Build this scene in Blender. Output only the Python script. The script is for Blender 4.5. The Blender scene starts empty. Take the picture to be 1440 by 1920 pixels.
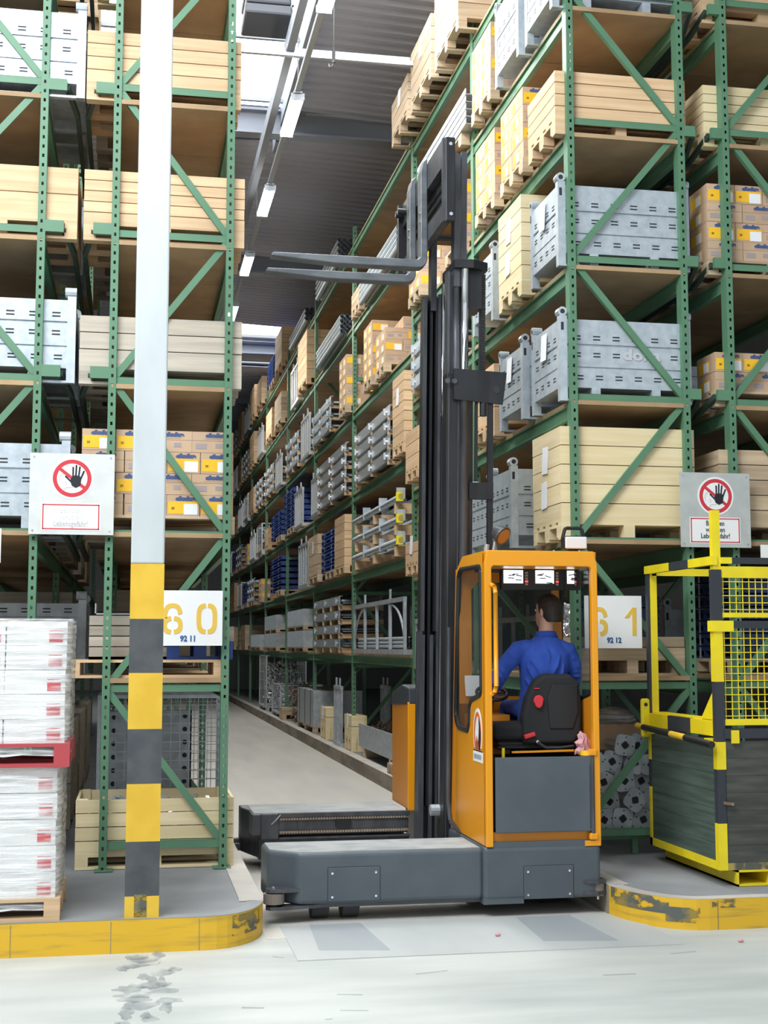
import bpy, math, random
from math import sin, cos, pi, radians, sqrt
from mathutils import Vector, Matrix
random.seed(7)
S = bpy.context.scene
COL = S.collection

# ------------------------------------------------------------------ camera
psi, th = radians(10.579), radians(5.711)
cam = bpy.data.cameras.new('camera'); co = bpy.data.objects.new('camera', cam); COL.objects.link(co)
co.location = (0, 0, 1.95); co.rotation_euler = (pi / 2 + th, 0, -psi)
cam.sensor_fit = 'VERTICAL'; cam.sensor_height = 36; cam.lens = 36 * 2520 / 1920
cam.clip_end = 300
S.camera = co

# ------------------------------------------------------------------ world, lights, exposure
W = bpy.data.worlds.new('daylight'); S.world = W; W.use_nodes = True
W.node_tree.nodes['Background'].inputs[0].default_value = (.9, .96, 1, 1)
W.node_tree.nodes['Background'].inputs[1].default_value = .55

def area(name, loc, target, sx, sy, power, col=(1, 1, 1)):
    l = bpy.data.lights.new(name, 'AREA'); l.shape = 'RECTANGLE'; l.size = sx; l.size_y = sy; l.energy = power; l.color = col
    o = bpy.data.objects.new(name, l); COL.objects.link(o); o.location = loc
    o.rotation_euler = (Vector(target) - Vector(loc)).to_track_quat('-Z', 'Y').to_euler()
    return o
area('rooflight_over_cross_aisle', (-3.4, 5.0, 9.7), (-1.0, 9.6, 2.5), 6, 4, 1000, (.93, .97, 1))
area('rooflight_over_aisle', (1.1, 14.5, 10.2), (1.5, 14.5, 0), 2.0, 10, 560, (.93, .97, 1))
S.view_settings.view_transform = 'Standard'; S.view_settings.look = 'None'
S.view_settings.gamma = 1; S.view_settings.exposure = 0.55
try: S.view_settings.use_curve_mapping = False
except Exception: pass

# ------------------------------------------------------------------ materials
def mk(name, col, rough=.6, metal=0, var=0, bump=0, scale=(8, 8, 8), col2=None, lo=.4, hi=.6, spec=.5, rnd=0, detail=4):
    m = bpy.data.materials.new(name); m.use_nodes = True
    N = m.node_tree.nodes; L = m.node_tree.links; b = N['Principled BSDF']
    b.inputs['Base Color'].default_value = (*col, 1); b.inputs['Roughness'].default_value = rough
    b.inputs['Metallic'].default_value = metal; b.inputs['Specular IOR Level'].default_value = spec
    if col2 or rnd or bump:
        tc = N.new('ShaderNodeTexCoord'); mp = N.new('ShaderNodeMapping'); mp.inputs['Scale'].default_value = scale
        oi = N.new('ShaderNodeObjectInfo')
        vm = N.new('ShaderNodeVectorMath'); vm.operation = 'ADD'
        mu = N.new('ShaderNodeMath'); mu.operation = 'MULTIPLY'; mu.inputs[1].default_value = 57
        L.new(oi.outputs['Random'], mu.inputs[0])
        L.new(tc.outputs['Object'], mp.inputs[0]); L.new(mp.outputs[0], vm.inputs[0]); L.new(mu.outputs[0], vm.inputs[1])
        nz = N.new('ShaderNodeTexNoise'); nz.inputs['Scale'].default_value = 1; nz.inputs['Detail'].default_value = detail
        L.new(vm.outputs[0], nz.inputs['Vector'])
        out = None
        if col2:
            mr = N.new('ShaderNodeMapRange'); mr.inputs[1].default_value = lo; mr.inputs[2].default_value = hi
            L.new(nz.outputs[0], mr.inputs[0])
            mx = N.new('ShaderNodeMix'); mx.data_type = 'RGBA'
            mx.inputs[6].default_value = (*col, 1); mx.inputs[7].default_value = (*col2, 1)
            L.new(mr.outputs[0], mx.inputs[0]); out = mx.outputs[2]
        if rnd:
            hs = N.new('ShaderNodeHueSaturation')
            if out: L.new(out, hs.inputs['Color'])
            else: hs.inputs['Color'].default_value = (*col, 1)
            m2 = N.new('ShaderNodeMapRange'); m2.inputs[3].default_value = 1 - rnd; m2.inputs[4].default_value = 1 + rnd
            L.new(oi.outputs['Random'], m2.inputs[0]); L.new(m2.outputs[0], hs.inputs['Value']); out = hs.outputs[0]
        if out: L.new(out, b.inputs['Base Color'])
        if bump:
            bp = N.new('ShaderNodeBump'); bp.inputs['Strength'].default_value = bump; bp.inputs['Distance'].default_value = .02
            L.new(nz.outputs[0], bp.inputs['Height']); L.new(bp.outputs[0], b.inputs['Normal'])
    return m
def emit(name, col, s):
    m = mk(name, col); b = m.node_tree.nodes['Principled BSDF']
    b.inputs['Emission Color'].default_value = (*col, 1); b.inputs['Emission Strength'].default_value = s
    return m
M = dict(
 floor=mk('floor_concrete', (.36, .385, .375), .55, col2=(.53, .55, .52), scale=(.6, 2.6, 1), lo=.25, hi=.62, detail=8),
 apron=mk('apron_concrete', (.40, .42, .42), .6, col2=(.48, .50, .485), scale=(1.5, .5, 1), lo=.35, hi=.65, detail=8),
 aisle=mk('aisle_concrete', (.47, .46, .43), .5, col2=(.56, .54, .49), scale=(2.5, .35, 1), lo=.35, hi=.65, detail=8),
 stain=mk('floor_stain', (.30, .34, .37), .6, col2=(.36, .39, .42), scale=(3, 2, 1), lo=.42, hi=.58, detail=8),
 platform=mk('platform_concrete', (.20, .21, .22), .8, col2=(.27, .28, .29), scale=(2, 2, 2), lo=.3, hi=.7, detail=8),
 kerbtop=mk('kerb_top', (.42, .39, .35), .8, col2=(.50, .47, .43), scale=(2, 2, 2)),
 kerbside=mk('kerb_side', (.17, .14, .11), .8, col2=(.28, .24, .19), scale=(5, 1.2, 5)),
 kerb=mk('kerb_yellow', (.72, .43, .02), .5, col2=(.36, .24, .05), scale=(2.2, 2.2, 26), lo=.52, hi=.80, detail=8),
 kerbworn=mk('kerb_worn', (.10, .11, .10), .7, col2=(.30, .22, .05), scale=(5, 5, 9), lo=.45, hi=.62),
 column=mk('column_concrete', (.47, .51, .52), .8, col2=(.54, .58, .59), scale=(5, 5, 2), lo=.3, hi=.7, detail=8),
 bandy=mk('band_yellow', (.74, .47, .04), .55, col2=(.68, .42, .03), scale=(5, 5, 5), rnd=.03),
 bandk=mk('band_black', (.055, .06, .07), .6, col2=(.08, .085, .09), scale=(6, 6, 6)),
 green=mk('rack_green', (.085, .20, .115), .5, col2=(.105, .235, .14), scale=(3, 3, 3), lo=.3, hi=.7),
 wood=mk('new_wood', (.58, .385, .22), .7, col2=(.68, .48, .29), scale=(1.2, 1.2, 26), lo=.35, hi=.65, rnd=.14, bump=.15),
 pine=mk('pale_pine', (.71, .58, .33), .7, col2=(.77, .65, .42), scale=(1.2, 1.2, 22), lo=.35, hi=.65, rnd=.08, bump=.15),
 oldwood=mk('old_wood', (.44, .33, .22), .8, col2=(.56, .43, .29), scale=(1.3, 1.3, 26), lo=.35, hi=.65, rnd=.2, bump=.2),
 greywood=mk('grey_wood', (.40, .36, .30), .8, col2=(.50, .44, .36), scale=(1.3, 1.3, 26), lo=.35, hi=.65, rnd=.2, bump=.2),
 deck=mk('deck_board', (.36, .24, .13), .8, col2=(.42, .29, .16), scale=(3, 3, 3), rnd=.1),
 card=mk('cardboard', (.50, .34, .22), .8, rnd=.1, col2=(.53, .37, .245), scale=(4, 4, 4)),
 cardseam=mk('cardboard_seam', (.25, .16, .10), .8),
 label=mk('label_yellow', (.90, .50, .02), .5), white=mk('white', (.85, .86, .86), .5), paper=mk('paper', (.82, .83, .86), .7),
 faint=mk('overexposed_print', (.72, .74, .74), .7), faint2=mk('overexposed_print', (.50, .50, .52), .7),  # overexposure of the left danger sign's text, painted as paler print
 printgrey=mk('print_grey', (.36, .30, .30), .7),
 navy=mk('navy_print', (.05, .085, .22), .6), ink=mk('black_ink', (.01, .012, .02), .5),
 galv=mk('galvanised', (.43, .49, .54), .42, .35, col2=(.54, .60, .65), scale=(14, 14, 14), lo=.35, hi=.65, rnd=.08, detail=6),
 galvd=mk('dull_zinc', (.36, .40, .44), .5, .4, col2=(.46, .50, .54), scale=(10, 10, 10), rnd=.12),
 alu=mk('aluminium', (.66, .69, .72), .3, .6, rnd=.08), slot=mk('slot_shadow', (.03, .035, .04), .9),
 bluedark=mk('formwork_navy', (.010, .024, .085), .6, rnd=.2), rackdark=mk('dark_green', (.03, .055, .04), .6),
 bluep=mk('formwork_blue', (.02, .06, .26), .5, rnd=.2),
 mast=mk('mast_steel', (.018, .019, .022), .42, .3, col2=(.028, .03, .034), scale=(9, 9, 2)),
 mast2=mk('mast_grey', (.062, .066, .077), .42, .3, col2=(.095, .10, .112), scale=(12, 12, 3)),
 fork=mk('fork_steel', (.12, .135, .15), .45, .4, col2=(.17, .185, .20), scale=(4, 12, 12)),
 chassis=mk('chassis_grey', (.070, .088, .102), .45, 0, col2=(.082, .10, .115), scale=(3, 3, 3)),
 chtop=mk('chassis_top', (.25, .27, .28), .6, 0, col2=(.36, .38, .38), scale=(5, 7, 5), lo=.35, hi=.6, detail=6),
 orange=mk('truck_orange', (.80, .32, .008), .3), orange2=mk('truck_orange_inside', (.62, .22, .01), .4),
 black=mk('black_plastic', (.012, .013, .015), .5), seat=mk('seat_fabric', (.016, .017, .02), .85),
 rubber=mk('rubber', (.03, .03, .033), .7), roller=mk('roller', (.20, .17, .145), .6),
 chrome=mk('chrome', (.85, .86, .90), .12, 1), red=mk('red', (.62, .03, .04), .4), pink=mk('pink_cloth', (.62, .33, .36), .9),
 signred=mk('sign_red', (.60, .035, .05), .5), signplate=mk('sign_plate', (.47, .50, .49), .5, .2, col2=(.53, .56, .54), scale=(6, 6, 6)),
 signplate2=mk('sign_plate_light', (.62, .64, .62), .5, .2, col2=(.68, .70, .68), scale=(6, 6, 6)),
 numy=mk('number_yellow', (.80, .52, .08), .5), numb=mk('stencil_blue', (.03, .10, .30), .6),
 blue=mk('overall_blue', (.018, .062, .36), .85, col2=(.025, .08, .42), scale=(14, 14, 5), bump=.25),
 trouser=mk('trouser_blue', (.016, .05, .28), .85), skin=mk('skin', (.62, .36, .27), .5), hair=mk('hair', (.02, .014, .012), .6, col2=(.035, .024, .02), scale=(60, 60, 25), bump=.4),
 cagey=mk('cage_yellow', (.86, .70, .012), .45, col2=(.80, .62, .015), scale=(5, 5, 5)),
 ply=mk('green_plywood', (.045, .075, .06), .6, col2=(.09, .13, .105), scale=(1.5, 1.5, 30), lo=.35, hi=.68, rnd=.1, detail=6),
 plywn=mk('worn_plywood', (.04, .045, .04), .6, col2=(.085, .085, .07), scale=(3, 3, 22), lo=.35, hi=.7, rnd=.08, detail=6),
 palred=mk('pallet_red', (.45, .06, .07), .6), bag=mk('white_carton', (.80, .80, .78), .6, rnd=.03),
 roof=mk('roof_sheet', (.35, .365, .43), .5, .1), girder=mk('girder', (.20, .22, .26), .6), wall=mk('wall_panel', (.27, .28, .27), .8),
 tray=mk('tray', (.36, .39, .43), .4, .3), tube=emit('tube_light', (1, .98, .92), 9), sky=emit('sky_glazing', (.93, .97, 1), 4.5),
 screen=emit('screen_light', (.85, .93, 1), 1.6), led=emit('red_led', (1, .05, .05), 2), amber=mk('lamp_amber', (.34, .17, .08), .3),
 beige=mk('interior_beige', (.36, .32, .26), .6), brass=mk('yellow_tag', (.85, .70, .02), .5), wornmetal=mk('worn_metal', (.10, .10, .085), .6, col2=(.42, .32, .08), scale=(14, 5, 9), lo=.45, hi=.6), rust=mk('rusty_steel', (.16, .11, .08), .8, col2=(.24, .17, .12), scale=(20, 20, 20)),
 dark=mk('dark_paint', (.03, .035, .045), .6))
def glass(name, col, alpha, rough=.05):
    m = mk(name, col, rough); m.node_tree.nodes['Principled BSDF'].inputs['Alpha'].default_value = alpha; return m
M['glass'] = glass('window_glass', (.06, .08, .075), .22)
def ragged(key, lo, hi, sc, top=1):
    m = M[key]; N = m.node_tree.nodes; L = m.node_tree.links; b = N['Principled BSDF']
    tc = N.new('ShaderNodeTexCoord'); mp = N.new('ShaderNodeMapping'); mp.inputs['Scale'].default_value = sc
    nz = N.new('ShaderNodeTexNoise'); nz.inputs['Scale'].default_value = 1; nz.inputs['Detail'].default_value = 7
    mr = N.new('ShaderNodeMapRange'); mr.inputs[1].default_value = lo; mr.inputs[2].default_value = hi; mr.inputs[4].default_value = top
    L.new(tc.outputs['Object'], mp.inputs[0]); L.new(mp.outputs[0], nz.inputs['Vector']); L.new(nz.outputs[0], mr.inputs[0]); L.new(mr.outputs[0], b.inputs['Alpha'])
ragged('kerbworn', .44, .50, (7, 7, 13)); ragged('stain', .30, .75, (9, 5, 1), .42)
M['scuff'] = glass('floor_scuff', (.36, .40, .42), .22, .5)
M['wear'] = glass('floor_wear', (.36, .41, .46), .28, .5)
M['lens'] = mk('lamp_lens', (.75, .76, .76), .15)
def film():
    m = glass('stretch_film', (.93, .94, .96), .34, .18)
    N = m.node_tree.nodes; L = m.node_tree.links; b = N['Principled BSDF']
    tc = N.new('ShaderNodeTexCoord'); mp = N.new('ShaderNodeMapping'); mp.inputs['Scale'].default_value = (3, 3, 40)
    mp.inputs['Rotation'].default_value = (.07, .05, 0)
    nz = N.new('ShaderNodeTexNoise'); nz.inputs['Scale'].default_value = 1; nz.inputs['Detail'].default_value = 6
    mr = N.new('ShaderNodeMapRange'); mr.inputs[1].default_value = .40; mr.inputs[2].default_value = .66; mr.inputs[3].default_value = .12; mr.inputs[4].default_value = .80
    bp = N.new('ShaderNodeBump'); bp.inputs['Strength'].default_value = .7; bp.inputs['Distance'].default_value = .03
    L.new(tc.outputs['Object'], mp.inputs[0]); L.new(mp.outputs[0], nz.inputs['Vector']); L.new(nz.outputs[0], mr.inputs[0])
    L.new(mr.outputs[0], b.inputs['Alpha']); L.new(nz.outputs[0], bp.inputs['Height']); L.new(bp.outputs[0], b.inputs['Normal'])
    return m
M['film'] = film()

# ------------------------------------------------------------------ mesh helpers
class MB:
    def __init__(s): s.v = []; s.f = []; s.m = []; s.cur = 0
    def add(s, vs, fs):
        n = len(s.v); s.v += [tuple(v) for v in vs]
        for f in fs: s.f.append(tuple(i + n for i in f)); s.m.append(s.cur)
        return s
    def box(s, x0, y0, z0, x1, y1, z1):
        return s.add([(x0, y0, z0), (x1, y0, z0), (x1, y1, z0), (x0, y1, z0), (x0, y0, z1), (x1, y0, z1), (x1, y1, z1), (x0, y1, z1)],
                     [(0, 3, 2, 1), (4, 5, 6, 7), (0, 1, 5, 4), (1, 2, 6, 5), (2, 3, 7, 6), (3, 0, 4, 7)])
    def bar(s, p, q, w, h, up=(0, 0, 1)):
        p = Vector(p); q = Vector(q); d = (q - p).normalized(); u = Vector(up)
        if abs(d.dot(u)) > .99: u = Vector((0, 1, 0))
        r = d.cross(u).normalized() * (w / 2); u = r.cross(d).normalized() * (h / 2)
        vs = [e + a * r + b * u for e in (p, q) for a, b in ((-1, -1), (1, -1), (1, 1), (-1, 1))]
        return s.add(vs, [(0, 3, 2, 1), (4, 5, 6, 7), (0, 1, 5, 4), (1, 2, 6, 5), (2, 3, 7, 6), (3, 0, 4, 7)])
    def cyl(s, p, q, r, n=12, r2=None, caps=True):
        p = Vector(p); q = Vector(q); d = (q - p).normalized(); u = Vector((0, 0, 1)) if abs(d.z) < .9 else Vector((1, 0, 0))
        a = d.cross(u).normalized(); b = d.cross(a); r2 = r if r2 is None else r2
        vs = [c + (a * cos(2 * pi * k / n) + b * sin(2 * pi * k / n)) * R for c, R in ((p, r), (q, r2)) for k in range(n)]
        fs = [(k, n + k, n + (k + 1) % n, (k + 1) % n)[::-1] for k in range(n)]
        if caps: fs += [tuple(range(n)), tuple(range(2 * n - 1, n - 1, -1))]
        return s.add(vs, fs)
    def tube(s, pts, r, n=8):
        for a, b in zip(pts, pts[1:]): s.cyl(a, b, r, n)
        return s
    def prism(s, poly, axis, a, b):
        n = len(poly)
        def P(u, v, w): return {'x': (w, u, v), 'y': (u, w, v), 'z': (u, v, w)}[axis]
        vs = [P(u, v, a) for u, v in poly] + [P(u, v, b) for u, v in poly]
        return s.add(vs, [tuple(range(n))[::-1], tuple(range(n, 2 * n))] + [(k, (k + 1) % n, n + (k + 1) % n, n + k) for k in range(n)])
    def loft(s, rings, caps=True):
        n = len(rings[0]); vs = [v for r in rings for v in r]; fs = []
        for i in range(len(rings) - 1):
            for k in range(n): fs.append((i * n + k, i * n + (k + 1) % n, (i + 1) * n + (k + 1) % n, (i + 1) * n + k))
        if caps: fs += [tuple(range(n))[::-1], tuple(range(len(vs) - n, len(vs)))]
        return s.add(vs, fs)
    def ell(s, c, r, n=16, m=10):
        return s.loft([[(c[0] + r[0] * sin(pi * max(.02, min(.98, j / m))) * cos(2 * pi * k / n), c[1] + r[1] * sin(pi * max(.02, min(.98, j / m))) * sin(2 * pi * k / n), c[2] - r[2] * cos(pi * j / m)) for k in range(n)] for j in range(m + 1)])
    def mesh(s, name, mats):
        me = bpy.data.meshes.new(name); me.from_pydata(s.v, [], s.f); me.validate()
        for m in (mats if isinstance(mats, (list, tuple)) else [mats]): me.materials.append(M[m] if isinstance(m, str) else m)
        if any(s.m): me.polygons.foreach_set('material_index', s.m)
        return me
    def build(s, name, mat, parent=None, **k):
        return put(name, s.mesh(name, mat), parent, **k)
def put(name, me, parent=None, loc=None, rot=None, kind=None, label=None, smooth=False, bevel=0, seg=2):
    o = bpy.data.objects.new(name, me); COL.objects.link(o)
    if parent: o.parent = parent
    if loc: o.location = loc
    if rot: o.rotation_euler = rot
    if kind: o['kind'] = kind
    if label: o['label'] = label
    if smooth:
        for p in me.polygons: p.use_smooth = True
    if bevel:
        b = o.modifiers.new('bevel', 'BEVEL'); b.width = bevel; b.segments = seg; b.limit_method = 'ANGLE'
    return o
def tag(o, label, cat, group=None):
    o['label'] = label; o['category'] = cat
    if group: o['group'] = group
    return o
def thing(name, label, cat, loc=(0, 0, 0), group=None, rz=0):
    o = bpy.data.objects.new(name, None); COL.objects.link(o); o.location = loc; o.rotation_euler = (0, 0, rz); o.empty_display_size = .1
    return tag(o, label, cat, group)
def copy_tree(o, parent=None):
    c = o.copy(); COL.objects.link(c)
    if parent: c.parent = parent
    for ch in list(o.children): copy_tree(ch, c)
    return c
CACHE = {}
def cached(key, fn):
    if key not in CACHE: CACHE[key] = fn()
    return CACHE[key]
def boxmesh(name, mat, x0, y0, z0, x1, y1, z1):
    key = (name, mat, tuple(round(v, 4) for v in (x0, y0, z0, x1, y1, z1)))
    return cached(key, lambda: MB().box(x0, y0, z0, x1, y1, z1).mesh(name, mat))
def textmesh(txt, size, mat, bold=0, sx=1, ext=.0015, shear=0):
    def fn():
        c = bpy.data.curves.new('lettering', 'FONT'); c.body = txt; c.size = size; c.align_x = 'CENTER'; c.align_y = 'CENTER'
        c.extrude = ext; c.offset = bold; c.shear = shear; c.resolution_u = 3
        o = bpy.data.objects.new('lettering', c); COL.objects.link(o)
        me = bpy.data.meshes.new_from_object(o.evaluated_get(bpy.context.evaluated_depsgraph_get()))
        bpy.data.objects.remove(o); bpy.data.curves.remove(c)
        for v in me.vertices: v.co = (v.co.x * sx, -v.co.z, v.co.y)   # stands in the XZ plane, reads from -Y
        me.materials.clear(); me.materials.append(M[mat]); return me
    return cached(('text', txt, size, mat, bold, sx, shear), fn)

# ------------------------------------------------------------------ setting
def struct(name, mb, mat, **k):
    o = mb.build(name, mat, **k); o['kind'] = 'structure'; return o
AL, AR, KH = .92, 3.46, .21           # aisle kerb lines, platform height
struct('floor', MB().box(-15, -8, -.1, 15, 56, 0), 'floor')
# apron strip in front of the aisle, aisle lane and guide strips: thin screeds on the floor
struct('floor_aisle', MB().box(AL, 9.2, -.05, AR, 55.5, .004), 'aisle')
st = struct('floor_apron', MB().box(1.05, 8.55, -.05, 3.6, 9.6, .006), 'apron')
for x0, x1 in ((1.22, 1.62), (2.72, 3.16)):
    MB().prism([(x0, 8.80), (x1 + .05, 8.72), (x1, 9.6), (x0 + .04, 9.6)], 'z', 0, .009).build('wear_strip', 'wear', st)
rs = random.Random(9)
for i in range(26):
    cx_, cy_ = .11 + rs.gauss(0, .075), 7.1 + i * .072; rx, ry = rs.uniform(.03, .11), rs.uniform(.05, .13)
    MB().prism([(cx_ + rx * rs.uniform(.5, 1.2) * cos(2 * pi * k / 14), cy_ + ry * rs.uniform(.5, 1.2) * sin(2 * pi * k / 14)) for k in range(14)], 'z', 0, .003 + .0002 * i).build('floor_stain', 'stain', bpy.data.objects['floor'])
for i in range(14):
    cx_, cy_ = rs.uniform(-1, 4.6), rs.uniform(6.6, 8.8); a = rs.uniform(-.5, .3); l = rs.uniform(.04, .22)
    MB().bar((cx_, cy_, .0015), (cx_ + l * cos(a), cy_ + l * sin(a), .0015), rs.uniform(.006, .02), .003).build('floor_scuff', 'scuff', bpy.data.objects['floor'])
def platform_poly(kind):
    if kind == 'L':
        pts = [(-15, 8.97), (AL - .42, 8.97)]
        for k in range(1, 10):
            a = -pi / 2 + k * pi / 18; pts.append((AL - .42 + .42 * cos(a), 9.55 + .58 * sin(a)))
        return pts + [(AL, 55.5), (-15, 55.5)]
    pts = [(15, 8.95), (AR + .50, 8.95)]
    for k in range(1, 10):
        a = -pi / 2 - k * pi / 18; pts.append((AR + .50 + .50 * cos(a), 9.72 + .77 * sin(a)))
    return (pts + [(AR, 55.5), (15, 55.5)])[::-1]
def inset_edge(poly, kind):
    # the kerb as a strip following the platform edge (front run, rounded nose, aisle run)
    e = poly if kind == 'L' else poly[::-1]
    e = e[:-1]; return e
for kind in 'LR':
    poly = platform_poly(kind)
    struct('floor_platform', MB().prism(poly, 'z', 0, KH - .004), 'platform')
    e = inset_edge(poly, kind); sgn = 1 if kind == 'L' else -1
    def offs(pts, d):
        out = []
        for i, p in enumerate(pts):
            a = Vector(pts[max(0, i - 1)]); b = Vector(pts[min(len(pts) - 1, i + 1)]); t = (b - a).normalized()
            n = Vector((t.y, -t.x)) * sgn; out.append((p[0] + n.x * d, p[1] + n.y * d))
        return out
    def strip(name, pts, d0, d1, z0, z1, mat, parent=None):
        o0 = offs(pts, d0); o1 = offs(pts, d1); mb = MB(); rings = []
        for p, q in zip(o0, o1): rings.append([(*p, z0), (*q, z0), (*q, z1), (*p, z1)])
        mb.loft(rings); return mb.build(name, mat, parent)
    nose = e[:10]
    k = strip('kerb', nose, -.10, .004, .0, KH, 'kerb'); k['kind'] = 'structure'
    strip('kerb_cap', nose, -.10, .005, KH, KH + .003, 'kerbtop' if kind == 'R' else 'platform', k)
    k2 = strip('kerb', e[9:], -.16, .003, .0, KH, 'kerbside'); k2['kind'] = 'structure'
    strip('kerb_cap', e[9:], -.16, .004, KH, KH + .003, 'kerbtop', k2)
    # worn dark scuffs on the nose
    fine = []
    src = e[1:10]
    for i in range(len(src) - 1):
        for j in range(4):
            t = j / 4; fine.append((src[i][0] * (1 - t) + src[i + 1][0] * t, src[i][1] * (1 - t) + src[i + 1][1] * t))
    for xj in ((-.72, -.1, .46) if kind == 'L' else (4.02, 4.5)):
        MB().box(xj, 8.944 if kind == 'R' else 8.964, 0, xj + .004, 8.95 if kind == 'R' else 8.97, KH - .01).build('kerb_joint', 'kerbside', k)
    if kind == 'L': strip('scuff', fine[10:26], .003, .0065, .07, .20, 'kerbworn', k)
    else:
        strip('scuff', fine[12:32], .003, .0065, .10, .208, 'kerbworn', k); strip('scuff', fine[3:14], .003, .0065, .05, .15, 'kerbworn', k)
        strip('scuff', [(4.15, 8.95), (3.98, 8.95)], .003, .0065, .15, .205, 'kerbworn', k)
# hall shell
struct('wall_back', MB().box(-15, 55.5, 0, 15, 55.8, 11), 'wall')
struct('wall_left', MB().box(-15.3, 2, 0, -15, 55.8, 11), 'wall')
struct('wall_right', MB().box(15, -4, 0, 15.3, 55.8, 11), 'wall')
def zroof(x): return 10.55 - .045 * (x - 1.5) if x > 1.5 else 10.55 - .045 * (1.5 - x)
def roof(name, x0, x1, y0, y1):
    mb = MB(); pr = []; y = y0
    while y < y1:
        pr += [(y, 0), (y + .09, 0), (y + .13, .05), (y + .22, .05)]; y += .26
    n = len(pr); vs = [(x, p, zroof(x) + d) for x in (x0, x1) for p, d in pr]
    mb.add(vs, [(i, i + 1, n + i + 1, n + i) for i in range(n - 1)])
    mb.add([(x0, y0, zroof(x0) + .12), (x1, y0, zroof(x1) + .12), (x1, y1, zroof(x1) + .12), (x0, y1, zroof(x0) + .12)], [(0, 1, 2, 3)])
    return struct(name, mb, 'roof')
SKX0, SKX1 = -.6, 2.26
SKF = 4.6
roof('ceiling', SKF, 15, 5.2, 55.5); roof('ceiling', -15, SKX0, 5.2, 55.5)
roof('ceiling', SKX1, SKF, 5.2, 35.2); roof('ceiling', SKX0, SKF, 36.9, 39.6); roof('ceiling', SKX0, SKF, 40.3, 55.5)
roof('ceiling', SKX0, SKX1, 20.9, 21.6); roof('ceiling', SKX0, SKX1, 22.1, 35.2)
def skylight(n, y0, y1, SKX1=SKX1):
    w = struct('window_%d' % n, MB().box(SKX0, y0, 10.62, SKX1, y1, 10.66), 'sky')
    for i in range(1, int((y1 - y0) / 2.2) + 1):
        y = y0 + i * 2.2
        if y < y1: MB().box(SKX0, y - .03, 10.56, SKX1, y + .03, 10.62).build('glazing_bar', 'girder', w)
    MB().box(SKX1 - .06, y0, 10.3, SKX1, y1, 10.62).build('window_frame', 'girder', w)
skylight(1, 5.2, 20.9); skylight(2, 21.6, 22.1); skylight(3, 35.2, 36.9, SKF); skylight(4, 39.6, 40.3, SKF)
for y in (20.9, 29.0, 37.2, 45.0):
    mb = MB(); mb.box(-15, y, 10.16, 15, y + .02, 10.5); mb.box(-15, y - .12, 10.12, 15, y + .14, 10.16); mb.box(-15, y - .12, 10.5, 15, y + .14, 10.54)
    struct('trim_1', mb, 'girder')
struct('trim_2', MB().box(1.80, 8, 9.50, 1.90, 55, 9.72), 'girder')
# fluorescent line down the aisle
rail = thing('light_rail', 'long pale trunking running down the aisle that carries the tube lights', 'light rail', (2.02, 9, 9.24))
MB().box(-.035, 0, 0, .035, 45, .06).build('trunking', 'tray', rail)
for i in range(8): MB().cyl((0, 2 + i * 6, .06), (0, 2 + i * 6, 1.1), .008, 6).build('hanger_rod', 'galvd', rail)
ordn = ['first', 'second', 'third', 'fourth', 'fifth', 'sixth', 'seventh', 'eighth', 'ninth', 'tenth', 'eleventh', 'twelfth']
for i, y in enumerate((13.2, 17.0, 20.6, 24.3, 28.0, 31.7, 35.4, 39.0)):
    t = thing('tube_light', 'glowing fluorescent light under the roof rail, %s along the aisle' % ordn[i], 'lamp', (2.02, y, 9.12), 'fluorescent lights on the aisle rail')
    MB().box(-.06, 0, .08, .06, 1.35, .118).build('housing', 'tray', t)
    for dx in (-.06, .06): MB().cyl((dx, .02, .045), (dx, 1.33, .045), .03, 8).build('tube', 'tube', t, smooth=True)
    for yy in (0, 1.33): MB().box(-.09, yy, .0, .09, yy + .02, .09).build('end_cap', 'tray', t)
    if i % 2 == 0:
        area('tube_glow', (2.02, y + .7, 9.08), (2.02, y + .7, 0), .25, 3.6, 120, (1, .97, .9))
tr = thing('cable_tray', 'pale metal cable tray crossing high over the aisle under the roof', 'cable tray', (0, 16.35, 9.42))
for i, (dy, dz) in enumerate(((0, 0), (.10, .06), (.2, .15))): MB().box(-.2, dy, dz, 7.5, dy + .06, dz + .045).build('rail', 'tray', tr)
for x in (.3, 5.2): MB().box(x, .0, .2, x + .03, .3, 1.0).build('bracket', 'galvd', tr)
pc = thing('hanging_hook', 'thin black cable with a hook hanging from the roof over the aisle', 'hook', (2.29, 15.6, 9.05))
MB().cyl((0, 0, .1), (0, 0, 1.46), .006, 6).build('cable', 'black', pc); MB().cyl((0, 0, -.02), (0, 0, .14), .02, 8).build('weight', 'black', pc)
MB().tube([(0, 0, -.02), (-.02, 0, -.07), (-.05, 0, -.08), (-.06, 0, -.04)], .008, 6).build('hook', 'black', pc)
sv = thing('smoke_vent', 'black ribbed vent box hanging in the bright skylight', 'vent', (1.55, 16.5, 9.85))
for i in range(5): MB().box(-.30 + .015 * (i % 2), -.35, i * .14, .30 - .015 * (i % 2), .35, i * .14 + .135).build('rib', 'dark', sv, bevel=.03)
for s in (-1, 1): MB().tube([(.3, s * .2, .2), (.48, s * .2, .22), (.5, s * .2, .5), (.5, s * .2, .72)], .018, 8).build('bracket', 'dark', sv)
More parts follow.
